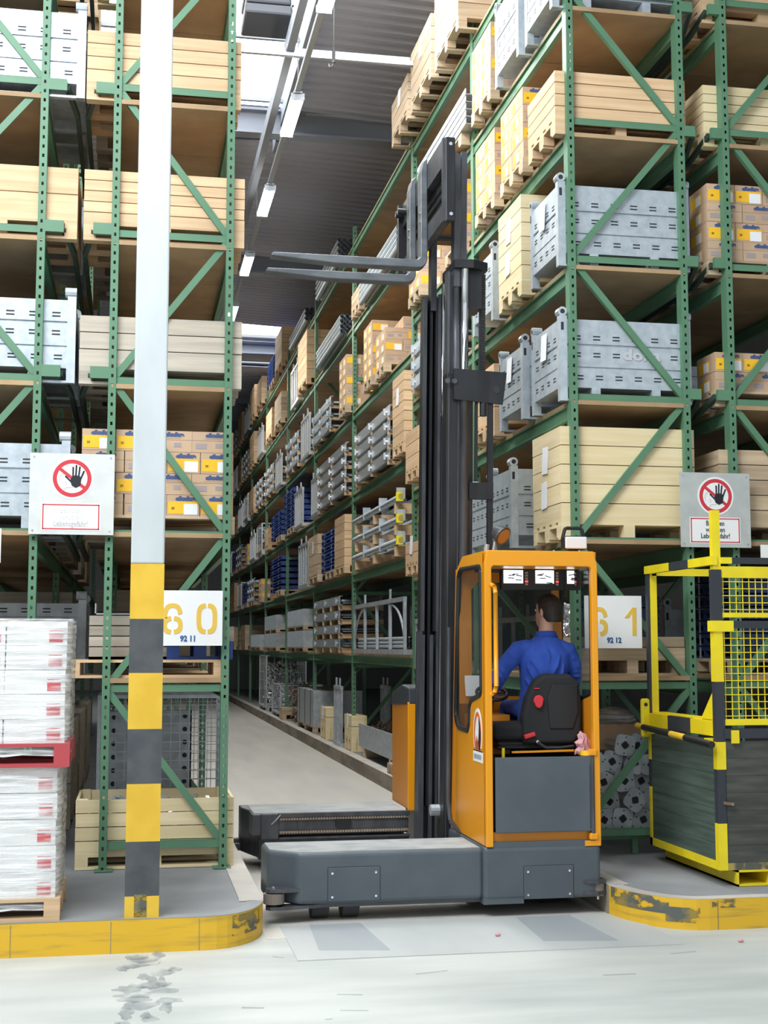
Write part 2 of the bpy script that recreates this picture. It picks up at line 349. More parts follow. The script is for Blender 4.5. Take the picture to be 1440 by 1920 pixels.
# column
cl = thing('support_column', 'square concrete column with yellow and black stripes at its foot', 'column', (-.016, 8.99, KH))
MB().box(0, 0, 2.282, .219, .22, 10.2).build('shaft', 'column', cl, bevel=.012)
zz = [0, .14, .485, .852, 1.204, 1.567, 1.92, 2.282]
for i in range(7):
    MB().box(0, 0, zz[i], .219, .22, zz[i + 1]).build('yellow_band' if i % 2 == 0 else 'black_band', 'bandy' if i % 2 == 0 else 'bandk', cl, label='painted %s band' % ('yellow' if i % 2 == 0 else 'black'))
MB().box(.06, -.002, .01, .14, .0, .15).build('scuff', 'kerbworn', cl)
# ------------------------------------------------------------------ pallet racks
PW, PD = .062, .11
def post_mesh(L):
    def fn():
        mb = MB(); c = PW / 2; hw = .009; zt = L
        mb.add([(0, 0, 0), (c - hw, 0, 0), (c - hw, 0, zt), (0, 0, zt), (c + hw, 0, 0), (PW, 0, 0), (PW, 0, zt), (c + hw, 0, zt)], [(0, 1, 2, 3), (4, 5, 6, 7)])
        z = 0
        while z < L:
            a, b = z + .028, min(z + .078, L)
            z2 = min(a, L)
            mb.add([(c - hw, 0, z2), (c + hw, 0, z2), (c + hw, 0, b), (c - hw, 0, b)], [(0, 1, 2, 3)]); z += .078
        for x in (0, PW): mb.add([(x, 0, 0), (x, PD, 0), (x, PD, zt), (x, 0, zt)], [(0, 1, 2, 3)])
        for x0, x1 in ((0, .018), (PW - .018, PW)): mb.add([(x0, PD, 0), (x1, PD, 0), (x1, PD, zt), (x0, PD, zt)], [(0, 1, 2, 3)])
        for x in (.004, PW - .004): mb.add([(x, .004, 0), (x, PD, 0), (x, PD, zt), (x, .004, zt)], [(0, 1, 2, 3)])
        return mb.mesh('upright', 'green')
    return cached(('post', L), fn)
ZB = [.40, 1.62, 2.85, 4.09, 5.31, 6.55, 7.77, 8.95]
D1 = [1.70, 2.86, 4.06, 5.25, 6.44, 7.60, 8.82]
D2 = [1.84, 3.20, 4.56, 5.97, 7.48, 8.92]
def rack(label, x0, x1, ys, decks, flip, tops, end_stub=None, reach=.25):
    r = thing('pallet_rack', label, 'rack', ((x0 + x1) / 2, ys[0], KH), 'green pallet racks')
    ox = (x0 + x1) / 2; oy = ys[0]
    a, b = x0 - ox, x1 - ox
    for i, y in enumerate(ys):
        top = tops(i) - KH
        for x in (a, b - PW): put('upright', post_mesh(round(top, 2)), r, (x, y - oy, 0))
        for x in (a - .03, b - .11): put('base_plate', boxmesh('base_plate', 'green', 0, -.06, 0, .14, .16, .008), r, (x, y - oy, 0))
        if i > 5: continue
        for k, z in enumerate(ZB):
            if z > tops(i): continue
            zl = z - KH; ya = y - oy + .02
            key = (round(a, 3), round(b, 3))
            def hm():
                mb = MB(); mb.box(a + PW, 0, -.03, b - PW, .004, .03); mb.box(a + PW, 0, .026, b - PW, .045, .03); return mb.mesh('brace', 'green')
            put('brace', cached(('h', key), hm), r, (0, ya, zl))
            if k + 1 < len(ZB) and ZB[k + 1] < tops(i):
                z2 = ZB[k + 1] - KH; up = (k + flip) % 2
                def dm():
                    mb = MB(); p, q = (a + PW - .01, 0, .03), (b - PW + .01, 0, z2 - zl - .03)
                    if not up: p, q = (b - PW + .01, 0, .03), (a + PW - .01, 0, z2 - zl - .03)
                    mb.bar(p, q, .004, .055, (1, 0, 0)); 
                    P, Q = Vector(p), Vector(q); d = (Q - P).normalized(); nrm = Vector((-d.z, 0, d.x)) * .026
                    mb.bar(P + nrm + Vector((0, .022, 0)), Q + nrm + Vector((0, .022, 0)), .044, .004, (nrm.x, 0, nrm.z)); return mb.mesh('brace', 'green')
                put('brace', cached(('d', key, up, round(z2 - zl, 3)), dm), r, (0, ya + .004, zl))
    for i in range(len(ys) - 1):
        L = ys[i + 1] - ys[i]
        for z in decks(i):
            zl = z - KH
            for x in (a - .004, b - .046):
                def bm():
                    mb = MB(); mb.box(0, PD, -.165, .05, L, -.155); mb.box(0, PD, -.05, .05, L, -.04); mb.box(.02, PD, -.16, .03, L, -.045)
                    return mb.mesh('beam', 'green')
                put('beam', cached(('beam', round(L, 2)), bm), r, (x, ys[i] - oy, zl))
            n = max(2, round(L / 1.1)); w = L / n
            for k in range(n):
                put('deck_board', boxmesh('deck_board', 'deck', a + .004, .004, -.038, b - .004, w - .004, 0), r, (0, ys[i] - oy + k * w, zl))
    if end_stub:
        s = end_stub
        for z in D1[:6]:
            zl = z - KH
            if z < 2: continue
            xx = b if s > 0 else a
            q = reach * .58
            put('end_stub', boxmesh('end_stub', 'green', min(0, s * q), .03, -.02, max(0, s * q), .07, .075), r, (xx, -.03, zl + .06))
            def sm():
                mb = MB(); mb.bar((s * q, .05, .02), (s * (reach - .03), .35, -.10), .035, .05); mb.bar((s * (reach - .03), .35, -.10), (s * (reach - .03), 2.6, -.12), .035, .05)
                return mb.mesh('pallet_stop', 'rackdark')
            put('pallet_stop', cached(('stop', s, reach), sm), r, (xx, 0, zl + .06))
    return r
YR = [10.9, 14.2, 17.5, 22.55, 27.5, 32.6, 37.9, 42.8, 47.6, 52.5]
rack('green pallet rack whose end carries the sixty-one number board', 3.67, 4.76, YR, lambda i: D1 if i < 2 else D2, 1, lambda i: 9.7 if i < 2 else 9.25, 1, .18)
rack('green pallet rack whose end carries the sixty number board', -.225, .77, YR[:6], lambda i: D1, 0, lambda i: 9.7, -1)
rack('green pallet rack behind the white shrink-wrapped pallet load', -1.81, -.748, YR[:5], lambda i: D1, 1, lambda i: 9.7, 1)
rack('green pallet rack behind the yellow work cage', 5.122, 6.2, YR[:3], lambda i: D1, 0, lambda i: 9.7, -1, .18)

# ------------------------------------------------------------------ loads
def pallet(parent, w, d, wood='wood', near=True, h=.144, blocks=True):
    """EUR-style pallet parts under a thing; w along X, d along Y, origin at its lower front corner"""
    def P(nm, *b): put(nm, boxmesh(nm, wood, *b), parent)
    if near:
        for i in range(5):
            y = i * (d - .1) / 4; P('top_board', 0, y, h - .022, w, y + .1, h)
        for x in (0, (w - .1) / 2, w - .1):
            P('stringer_board', x, 0, h - .044, x + .1, d, h - .022)
            for y in (0, (d - .14) / 2, d - .14): P('block', x, y, .022, x + .1, y + .14, h - .044)
            
        for y in (0, (d - .1) / 2, d - .1): P('bottom_board', 0, y, 0, w, y + .1, .022)
    else:
        def fn():
            mb = MB(); mb.box(0, 0, h - .03, w, d, h)
            for x in (0, (w - .1) / 2, w - .1):
                for y in (0, (d - .14) / 2, d - .14): mb.box(x, y, .022, x + .1, y + .14, h - .03)
            for y in (0, (d - .1) / 2, d - .1): mb.box(0, y, 0, w, y + .1, .022)
            return mb.mesh('base', wood)
        o = put('base', cached(('plt', w, d, wood, h), fn), parent); o['kind'] = 'stuff'
def mkpallet(label, x, y, z, w=1.2, d=.8, wood='oldwood', near=True, group='wooden pallets'):
    t = thing('pallet', label, 'pallet', (x, y, z), group); pallet(t, w, d, wood, near); return t
def papers(t, x, y, z, n=1, face='x'):
    for i in range(n):
        if face == 'x': put('document_pouch', boxmesh('document_pouch', 'paper', -.004, 0, 0, 0, .16, .24), t, (x, y + i * .02, z - i * .3), rot=(.06 * (1 - 2 * i), .03, 0))
        else: put('document_pouch', boxmesh('document_pouch', 'paper', 0, -.004, 0, .15, 0, .22), t, (x + i * .02, y, z - i * .3), rot=(.03, .06, 0))
def crate(label, x, y, z, w=1.2, d=.8, h=.5, n=4, wood='wood', near=True, lid=True, docs=0, group='wooden crates', feet=.13, cat='crate'):
    t = thing('wooden_crate', label, cat, (x, y, z), group)
    pallet(t, w, d, wood, near, feet + .022) if near else pallet(t, w, d, wood, False, feet + .022)
    z0 = feet + .022; ch = (h - z0) / n; g = .008; T = .022
    for i in range(n):
        a, b = z0 + i * ch, z0 + (i + 1) * ch - g; j = random.uniform(-.002, .002)
        put('plank', boxmesh('plank', wood, 0, 0, 0, w, T, round(ch - g, 3)), t, (j, 0, a))
        put('plank', boxmesh('plank', wood, 0, 0, 0, w, T, round(ch - g, 3)), t, (j, d - T, a))
        put('plank', boxmesh('plank', wood, 0, 0, 0, T, d - 2 * T, round(ch - g, 3)), t, (0, T, a))
        put('plank', boxmesh('plank', wood, 0, 0, 0, T, d - 2 * T, round(ch - g, 3)), t, (w - T, T, a))
    if lid: put('lid_board', boxmesh('lid_board', wood, T, T, 0, w - T, d - T, .02), t, (0, 0, h - .04))
    else:
        for xx in (T, w - T - .07):
            for yy in (T, d - T - .03): put('corner_batten', boxmesh('corner_batten', wood, 0, 0, 0, .07, .03, h - z0), t, (xx, yy, z0))
    if docs: papers(t, -.004, d * .45, h * .62, docs)
    return t
def container(label, x, y, z, w=1.2, d=.8, h=.78, near=True, logo=False, docs=0, mat='galv', group='steel transport boxes'):
    t = thing('steel_container', label, 'container', (x, y, z), group)
    f = .12; hh = h
    def side(L, ax):
        def fn():
            mb = MB(); bands = [(f, f + .17, 0), (f + .17, f + .185, .012), (f + .185, f + .36, 0), (f + .36, f + .385, .014), (f + .385, hh, 0)]
            for a, b, dep in bands:
                if ax == 'f': mb.box(.05, dep, a, L - .05, .02, b)
                else: mb.box(dep, .05, a, .02, L - .05, b)
            return mb.mesh('side_panel', mat)
        return cached(('cs', L, ax, hh, mat), fn)
    def slots(L, ax):
        def fn():
            mb = MB()
            for zz in (f + .07, f + .27, f + .42):
                n = 6 if L > 1 else 4
                for i in range(n):
                    u = .12 + (L - .3) * i / (n - 1) + (.0 if zz > f + .1 else .02)
                    for dz in (0, .028):
                        if ax == 'f': mb.box(u, -.002, zz + dz, u + .065, .004, zz + dz + .011)
                        else: mb.box(-.002, u, zz + dz, .004, u + .065, zz + dz + .011)
            return mb.mesh('slots', 'slot')
        return cached(('sl', L, ax, hh), fn)
    put('side_panel', side(w, 'f'), t); put('side_panel', side(w, 'f'), t, (w, d, 0), (0, 0, pi))
    put('side_panel', side(d, 's'), t); put('side_panel', side(d, 's'), t, (w, d, 0), (0, 0, pi))
    if near:
        o = put('slot', slots(w, 'f'), t); o['kind'] = 'stuff'; o = put('slot', slots(d, 's'), t); o['kind'] = 'stuff'
    put('floor_panel', boxmesh('floor_panel', mat, .02, .02, f, w - .02, d - .02, f + .02), t)
    def corner():
        mb = MB(); mb.box(-.008, -.008, 0, .06, .06, hh + .03); mb.cyl((.02, -.01, hh + .065), (.02, .08, hh + .065), .042, 10); mb.cur = 1
        mb.cyl((.02, -.012, hh + .065), (.02, -.008, hh + .065), .022, 8); mb.box(.005, -.0095, hh - .1, .03, -.0085, hh - .03); return mb.mesh('corner_post', [mat, 'slot'])
    cm = cached(('cc', hh, mat), corner)
    for i, (px, py, rz) in enumerate(((0, 0, 0), (w, 0, pi / 2), (w, d, pi), (0, d, -pi / 2))): put('corner_post', cm, t, (px, py, 0), (0, 0, rz))
    for px in (.28, w - .36): put('foot', boxmesh('foot', mat, 0, 0, 0, .08, d, f), t, (px, 0, 0))
    for py in (0, d - .05): put('foot_rail', boxmesh('foot_rail', mat, 0, 0, 0, w, .05, .02), t, (0, py, 0))
    if logo: put('logo_lettering', textmesh('doka', .13, 'alu', .006, 1.35), t, (w * .62, -.004, f + .30))
    if docs: papers(t, -.014, d * .45, h * .6, docs)
    return t
CW, CD, CHt = .265, .385, .175
def carton_kit():
    A = {}
    for kind, w in (('a', .265), ('b', .335)):
        d = .385
        mb = MB(); mb.box(0, 0, 0, w, d, CHt - .003); A[kind] = mb.mesh('carton', 'card')
        A[kind + 's'] = MB().box(.002, -.0015, CHt * .56, w - .002, 0, CHt * .57).mesh('flap_seam', 'cardseam')
        A[kind + 'l'] = MB().box(-.002, d * .32, .018, 0, d * .9, .118).mesh('yellow_label', 'label')
        A[kind + 'p'] = MB().box(-.003, d * .36, .02, -.0005, d * .62, .105).mesh('picture_label', 'paper')
        if kind == 'a':
            A['fl'] = MB().box(.012, -.002, .018, w - .012, 0, .118).mesh('yellow_label', 'label'); A['fp'] = MB().box(w * .52, -.003, .012, w - .018, -.0005, .10).mesh('picture_label', 'paper')
        if kind == 'b':
            g = MB(); g.box(.03, -.002, .03, .12, 0, .075); g.box(.19, -.002, .04, .25, 0, .075); g.box(.10, -.002, .112, .24, 0, .117); A['bg'] = g.mesh('printed_text', 'printgrey')
    return A
KIT = carton_kit()
LOGO = textmesh('doka', .045, 'navy', .0042, 1.75, shear=.12); N20 = textmesh('20', .026, 'ink', .0006)
def carton(kind, x, y, z, label, group, logo=True, side=True):
    c = put('carton', KIT[kind], None, (x, y, z)); tag(c, label, 'carton', group)
    put('flap_seam', KIT[kind + 's'], c)
    w = .265 if kind == 'a' else .335
    if kind == 'a': put('yellow_label', KIT['fl'], c); put('picture_label', KIT['fp'], c)
    if side: put('yellow_label', KIT[kind + 'l'], c); put('picture_label', KIT[kind + 'p'], c)
    if logo: put('logo_lettering', LOGO, c, (w * .56, -.001, .142))
    if kind == 'a' and logo: put('number_lettering', N20, c, (.05, -.002, .062))
    if kind == 'b': put('printed_text', KIT['bg'], c)
    return c
rown = ['bottom', 'second', 'third', 'fourth', 'top']
def cartons(where, x, y, z, rows=4, cols=(2, 2), layers=1, gap=.004, wood='oldwood', near=True, group=None, skip=(), pal=None, d=.8):
    """pallet with cartons on it; cols = (how many short ones, how many long ones) per row"""
    ww = cols[0] * .27 + cols[1] * .34
    mkpallet(pal or 'weathered pallet under the cartons ' + where, x, y, z, round(ww + .02, 2), d, wood, near)
    for r in range(rows):
        seq = ['a'] * cols[0] + ['b'] * cols[1]
        if r % 2 == (rows - 1) % 2: seq = seq
        else: seq = seq[::-1]
        for ly in range(layers):
            xx = x + .008
            for ci, k in enumerate(seq):
                w = .265 if k == 'a' else .335
                if (r, ci) not in skip:
                    rn = rown[r] if r < rows - 1 else 'top'
                    if rows == 2: rn = ('lower', 'upper')[r]
                    if rows == 3: rn = ('bottom', 'middle', 'top')[r]
                    if rows == 1: rn = 'single'
                    col = ordn[ci] if len(seq) > 2 else ('aisle-side', 'inner')[ci]
                    lay = '' if layers == 1 else (' front', ' rear')[ly]
                    face = 'yellow-labelled' if k == 'a' else 'plain-fronted'
                    carton(k, xx + random.uniform(-.003, .003), y + .01 + ly * (CD + .005) + random.uniform(-.004, .004), z + .144 + r * CHt,
                           '%s carton,%s %s in %s row, %s' % (face, lay, col, rn, where), group or 'cartons ' + where, near, ci == 0)
                xx += w + .005
def walers(where, x, y, z, n=4, L=2.3, w=.55, mat='alu', blocks=3, pitch=.27):
    """steel formwork beams lying along the aisle, timbers between them"""
    pos = ['lowest', 'second lowest', 'middle', 'second highest', 'uppermost'] if n == 5 else ['lowest', 'second lowest', 'third', 'uppermost', 'uppermost'][:n]
    def wm():
        mb = MB(); 
        for xx in (0, w - .06):
            mb.box(xx, 0, 0, xx + .008, L, .16); mb.box(xx, 0, 0, xx + .05, L, .008); mb.box(xx, 0, .152, xx + .05, L, .16)
        mb.box(.06, .02, .03, w - .06, L - .02, .04); return mb.mesh('steel_waler', mat)
    def pm():
        mb = MB()
        for yy in (.25, L * .5, L - .25): mb.cyl((-.03, yy, .08), (w + .02, yy, .08), .022, 8); mb.box(-.05, yy - .035, .03, -.02, yy + .035, .13)
        return mb.mesh('pin', mat)
    for i in range(n):
        zz = z + i * pitch; bh = pitch - .165
        for k in range(blocks):
            yy = y + .15 + k * (L - .3) / (blocks - 1)
            b = put('timber_spacer', boxmesh('timber_spacer', 'wood', 0, -.05, 0, w, .05, bh), None, (x, yy, zz))
            tag(b, '%s timber under %s steel beam, %s' % (('near', 'middle', 'far', 'farthest')[k], pos[i], where), 'timber', 'timbers between steel beams ' + where)
        t = put('steel_waler', cached(('wal', n, L, w, mat), wm), None, (x, y, zz + bh)); tag(t, 'pale steel beam, %s of stack %s' % (pos[min(i, 4)], where), 'beam', 'steel beams ' + where)
        p_ = put('clamp_pin', cached(('pin', n, L, w, mat), pm), t); p_['kind'] = 'stuff'
def panels(where, x, y, z, n=5, L=1.3, w=1.0, mat='bluep', group=None, hgt=.115, nm='formwork_panel', cn='blue formwork panel'):
    mkpallet('pallet under the %ss %s' % (cn, where), x, y, z, w, min(L, 1.2), 'oldwood', False)
    def pm():
        mb = MB(); mb.box(0, 0, .085, w, L, .1)
        for yy in (0, L * .33, L * .66, L - .03): mb.box(0, yy, 0, w, yy + .03, .085)
        for xx in (0, w - .03): mb.box(xx, 0, .0, xx + .03, L, .02); mb.box(xx, 0, .065, xx + .03, L, .085)
        return mb.mesh(nm, mat)
    def stp():
        return MB().box(-.006, L * .2, 0, -.002, L * .2 + .03, .1).box(-.006, L * .75, 0, -.002, L * .75 + .03, .1).mesh('edge_clip', 'galvd')
    for i in range(n):
        o = put(nm, cached((nm, L, w, mat), pm), None, (x, y, z + .144 + i * hgt))
        tag(o, '%s, %s, %s' % (cn, (['lowest'] + ordn[1:])[i] + (' from below' if i else ''), where), 'panel', cn + 's ' + where)
        put('edge_clip', cached(('clip', L), stp), o)
def tubes_bundle(where, x, y, z, nx=6, nz=4, L=3.0, r=.028, along='y', mat='galv', zgap=0):
    z += .004
    """round tubes lying side by side, each its own object"""
    def tm():
        mb = MB(); q = (0, L, 0) if along == 'y' else (L, 0, 0); mb.cyl((0, 0, 0), q, r, 8, caps=False)
        mb.cyl((0, 0, 0), q, r * .72, 8, caps=False); 
        return mb.mesh('steel_tube', mat)
    me = cached(('tb', L, r, along, mat), tm)
    def cap():
        mb = MB(); n = 8; mb.cyl((0, -.006, 0), (0, 0.02, 0), r * 1.25, 8); return mb.mesh('tube_cap', 'brass')
    for k in range(nz):
        for i in range(nx):
            o = put('steel_tube', me, None, (x + (i * r * 2.2 if along == 'y' else 0), y + (0 if along == 'y' else i * r * 2.2), z + r + k * (r * 2.05 + zgap)), smooth=False)
            tag(o, '%s tube in layer %s from below, %s' % (ordn[min(i, 11)] if i < 12 else ('thirteenth', 'fourteenth')[i - 12], ('one', 'two', 'three', 'four')[k], where), 'tube', 'tubes ' + where)
def stand_frame(label, x, y, z, L=2.2, w=1.0, h=.62, mat='galvd', arcs=True):
    t = thing('stacking_frame', label, 'frame', (x, y, z), 'steel stacking frames'); T = .05
    for xx in (0, w - T):
        put('bottom_rail', boxmesh('bottom_rail', mat, 0, 0, 0, T, L, .07), t, (xx, 0, 0)); put('top_rail', boxmesh('top_rail', mat, 0, 0, 0, T, L, .06), t, (xx, 0, h - .06))
        for yy in (0, L * .25, L * .5, L * .75, L - T): put('post', boxmesh('post', mat, .005, 0, .07, T - .005, .06, h - .06), t, (xx, yy, 0))
        for yy in (L * .25, L * .75): put('stacking_horn', boxmesh('stacking_horn', mat, .01, 0, 0, .04, .03, .14), t, (xx, yy, h))
        if arcs:
            mb = MB(); pts = [(.025, L * .25 * (1 - cos(a)) + .02, h - .08 - (h - .15) * (1 - sin(a))) for a in [k * pi / 16 for k in range(9)]]
            mb.tube(pts, .018, 6); mb.tube([(.025, L - p[1], p[2]) for p in pts], .018, 6); put('arched_brace', cached(('arc', L, h, mat), lambda: mb.mesh('arched_brace', mat)), t, (xx, 0, 0))
    for yy in (0, L - T): put('cross_rail', boxmesh('cross_rail', mat, T, 0, 0, w - T, T, .07), t, (0, yy, 0))
    return t
def clamp_heap(label, x, y, z, w=1.0, d=.75, h=.3, n=120, mat='galvd', name='couplers', wire=True):
    """a tipped-together heap of small fittings in a wire box"""
    random.seed(len(label) + int(x * 10)); mb = MB()
    for i in range(n):
        c = Vector((random.uniform(.06, w - .06), random.uniform(.06, d - .06), random.uniform(.02, h) * (1 - .25 * random.random())))
        a = Vector((random.uniform(-1, 1), random.uniform(-1, 1), random.uniform(-1, 1))).normalized() * .06
        mb.bar(c - a, c + a, .03, .022) if i % 2 else mb.cyl(c - a * .7, c + a * .7, .022, 6)
    o = put(name, mb.mesh(name, mat), None, (x, y, z)); o['kind'] = 'stuff'; o['label'] = label; return o
def wire_box(label, x, y, z, w=1.2, d=.8, h=.6, mat='galvd', step=.1):
    t = thing('wire_box', label, 'container', (x, y, z), 'wire mesh boxes'); T = .03
    for xx in (0, w - T):
        for yy in (0, d - T): put('corner_post', boxmesh('corner_post', mat, 0, 0, 0, T, T, h), t, (xx, yy, 0))
    for zz in (.1, h - T):
        for yy in (0, d - T): put('rail', boxmesh('rail', mat, T, 0, 0, w - T, T, T), t, (0, yy, zz))
        for xx in (0, w - T): put('rail', boxmesh('rail', mat, 0, T, 0, T, d - T, T), t, (xx, 0, zz))
    def mm():
        mb = MB(); R = .004; n = int(w / step); nz = int((h - .13) / step)
        for yy in (.012, d - .012):
            for i in range(1, n): mb.bar((i * w / n, yy, .1), (i * w / n, yy, h - T), .006, .006)
            for i in range(1, nz): zz = .12 + i * (h - .13) / nz; mb.bar((.01, yy, zz), (w - .01, yy, zz), .006, .006)
        n = int(d / step)
        for xx in (.012, w - .012):
            for i in range(1, n): mb.bar((xx, i * d / n, .1), (xx, i * d / n, h - T), .006, .006)
            for i in range(1, nz): zz = .12 + i * (h - .13) / nz; mb.bar((xx, .01, zz), (xx, d - .01, zz), .006, .006)
        mb.box(0, 0, .09, w, d, .1); return mb.mesh('wire_mesh', mat)
    o = put('wire_mesh', cached(('wm', w, d, h, mat, step), mm), t); o['kind'] = 'stuff'
    for xx in (0, w - .1):
        for yy in (0, d - .1): put('foot', boxmesh('foot', mat, 0, 0, 0, .1, .1, .1), t, (xx, yy, 0))
    return t

# --- rack sixty, end bays, from the floor up (crates stick out past the posts)
cr = crate('open pine crate of clamps on the platform behind the striped column', -.408, 10.98, KH, 1.237, .8, .545, 4, 'pine', lid=False, feet=.095)
o = clamp_heap('loose bright metal clamps lying in the open pine crate', -.36, 11.03, KH + .13, 1.1, .70, .385, 420, 'alu', 'clamps')
wc = wire_box('galvanised mesh cage holding perforated panels behind the pine crate', -.28, 11.95, KH, 1.1, .8, 1.32, 'galv', .075)
for i, (xx, dd) in enumerate(((-.2, 0), (.18, .12))):
    t = thing('perforated_panel', 'perforated grey steel panel standing in the mesh cage, %s one' % ('outer', 'inner')[i], 'panel', (xx, 12.15 + dd, KH + .12), 'perforated panels in the mesh cage')
    mb = MB(); mb.box(0, 0, 0, .36, .03, 1.05); mb.box(0, 0, 0, .012, .12, 1.05); mb.box(.348, 0, 0, .36, .12, 1.05); mb.build('sheet', 'galvd', t)
    mb = MB()
    for zz in range(9): 
        for ux in (.06, .3): mb.cyl((ux, -.003, .08 + zz * .115), (ux, .002, .08 + zz * .115), .022, 8)
    mb.build('hole', 'slot', t, kind='stuff')
mkpallet('bare pallet on the lowest shelf behind the striped column', -.50, 10.95, D1[0], 1.25, .8, 'wood', True)
crate('low dark wooden crate on the bare pallet behind the striped column', -.34, 11.15, D1[0] + .146, .62, .7, .36, 4, 'greywood', lid=True, feet=.0)
mkpallet('blue-edged pallet under the sixty number board', .28, 11.05, D1[0] + .146, .53, .7, 'bluep', True)
for i, xx in enumerate((.26, .48, .70)):
    b = put('timber_block', boxmesh('timber_block', 'greywood', 0, 0, 0, .12, .55, .12), None, (xx, 11.08, D1[0] + .292)); tag(b, 'short square timber on the blue pallet, %s from the column' % ordn[i], 'timber', 'timbers on the blue pallet')
for i in range(3):
    b = put('steel_channel', MB().box(0, 0, 0, .30, .5, .01).box(0, 0, 0, .01, .5, .09).box(.29, 0, 0, .30, .5, .09).mesh('steel_channel', 'galv'), None, (-.30 + i * .17, 11.2, D1[0] + .508)) if i != 1 else None
    if b: tag(b, 'bright steel channel lying on the dark crate, %s one' % ('first', '', 'second')[i], 'channel', 'steel channels on the dark crate')
cartons('behind the striped column', -.43, 10.98, D1[1], 4, (2, 2), 1, near=True)
crate('greyish wooden crate on the third shelf behind the column', -.46, 10.95, D1[2], 1.31, .8, .57, 3, 'greywood')
crate('five-plank bright crate on the fourth shelf behind the column', -.45, 10.95, D1[3], 1.31, .8, .60, 5, 'wood')
crate('four-plank bright crate on the fifth shelf behind the column', -.45, 10.95, D1[4], 1.27, .8, .60, 4, 'wood')
crate('pale crate cut off by the upper frame edge behind the column', -.40, 10.95, D1[5], 1.2, .8, .5, 4, 'pine')
for i in range(1, 5):
    crate('dim crate deep on the %s shelf behind the column' % ordn[i], -.40, 12.1, D1[i], 1.2, .8, .45, 3, 'greywood', near=False)
for i, y in enumerate((14.5, 16.2, 18.5, 20.6, 23.2, 25.5, 28)):
    for k in (0, 1):
        crate('dim crate in the striped-column rack, %s shelf, %s from the front' % (ordn[k], ordn[i + 2]), -.38, y, D1[k], 1.2, 1.3, (.85, .6, .75)[(i + k) % 3], 3, ('greywood', 'oldwood')[(i + k) % 2], near=False)
        if i < 4: crate('dim crate in the wrapped-load rack, %s shelf, %s from the front' % (ordn[k], ordn[i + 2]), -1.85, y - 1.0, D1[k], 1.2, 1.3, (.6, .85, .75)[(i + k) % 3], 3, ('oldwood', 'greywood')[(i + k) % 2], near=False)
for i, y in enumerate((13.4, 15.6, 17.9)):
    crate('dim crate on the platform deep behind the wrapped load, %s one' % ordn[i], -1.75, y, KH, 1.2, 1.6, 1.0, 3, 'greywood', near=False)
# --- the rack behind the wrapped load
crate('bright crate seen between the wrapped load and rack post', -1.75, 10.95, D1[0], 1.16, .8, .46, 2, 'wood')
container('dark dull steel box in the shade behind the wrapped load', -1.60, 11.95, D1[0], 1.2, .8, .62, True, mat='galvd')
container('pale steel box beside the round danger sign', -1.72, 10.95, D1[1], 1.2, .8, .70, True)
container('pale steel box one shelf above the danger sign', -1.70, 10.95, D1[2], 1.2, .8, .68, True)
crate('two-plank bright crate between two pale steel boxes', -1.70, 10.95, D1[3], 1.2, .8, .60, 2, 'wood')
container('pale steel box above the two-plank crate', -1.67, 10.95, D1[4], 1.2, .8, .72, True)
crate('small brown crate peeping out at the topmost edge', -1.60, 11.9, D1[5], 1.2, .8, .5, 4, 'oldwood')
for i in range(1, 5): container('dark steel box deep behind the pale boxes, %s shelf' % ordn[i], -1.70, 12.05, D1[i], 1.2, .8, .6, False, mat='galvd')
for i in range(2):
    t = put('steel_rod', MB().cyl((0, 0, 0), (0, 2.2, 0), .02, 8).mesh('steel_rod', 'rust'), None, (-.62, 10.95, KH + .05 + .1 * i)); tag(t, 'dark steel rod beside the wrapped load, %s one' % ('lower', 'upper')[i], 'rod', 'rods beside the wrapped load')

# --- rack sixty-one, end bay: front loads then those along the aisle
R = 3.58
def disc_pile():
    me = None
    def pm():
        mb = MB(); n = 24; R0 = .088; pts = []
        for k in range(n):
            a = 2 * pi * k / n; q = (abs(cos(a)) ** 5 + abs(sin(a)) ** 5) ** (-1 / 5); pts.append((R0 * q * cos(a), R0 * q * sin(a)))
        mb.prism(pts, 'y', 0, .012); return mb.mesh('end_plate', 'galvd')
    def hm():
        mb = MB()
        mb.box(-.034, -.002, -.012, .034, 0, .012); mb.box(-.012, -.002, -.034, .012, 0, .034)
        for a in (45, 135, 225, 315): mb.cyl((.034 * cos(radians(a)) * .55, -.002, .034 * sin(radians(a)) * .55), (.034 * cos(radians(a)) * .55, 0, .034 * sin(radians(a)) * .55), .012, 8)
        for a in range(4): mb.cyl((.068 * cos(a * pi / 2), -.002, .068 * sin(a * pi / 2)), (.068 * cos(a * pi / 2), 0, .068 * sin(a * pi / 2)), .007, 6)
        return mb.mesh('hole', 'slot')
    def tm(): return MB().cyl((0, .012, 0), (0, 1.6, 0), .03, 10).mesh('tube', 'galvd')
    pos = [(3.80, .0, 10), (3.98, .0, -12), (4.14, .01, 8), (4.32, 0, 20), (3.86, .165, 30), (4.04, .15, -8), (4.23, .17, 38), (4.42, .16, 12), (3.78, .30, 5), (3.97, .32, 24), (4.15, .33, -6), (4.33, .32, 18),
           (3.88, .48, -14), (4.06, .49, 15), (4.26, .48, 28), (4.40, .46, 2), (4.16, .63, 10), (4.30, .62, 33)]
    for i, (x, dz, a) in enumerate(pos):
        t = thing('floor_prop', 'grey cross-holed floor prop, %s from the truck in the %s row of the heap' % (ordn[i % 4 if i < 16 else i - 16], ('bottom', 'second', 'third', 'fourth', 'uppermost')[i // 4]), 'prop', (x, 11.02 + .03 * (i % 3) + (.05 if i % 2 else 0), KH + .27 + dz), 'floor props beside the truck')
        t.rotation_euler = (0, radians(a), 0)
        put('end_plate', cached('dp', pm), t); h = put('hole', cached('dh', hm), t, kind='stuff'); put('tube', cached('dt', tm), t)
disc_pile()
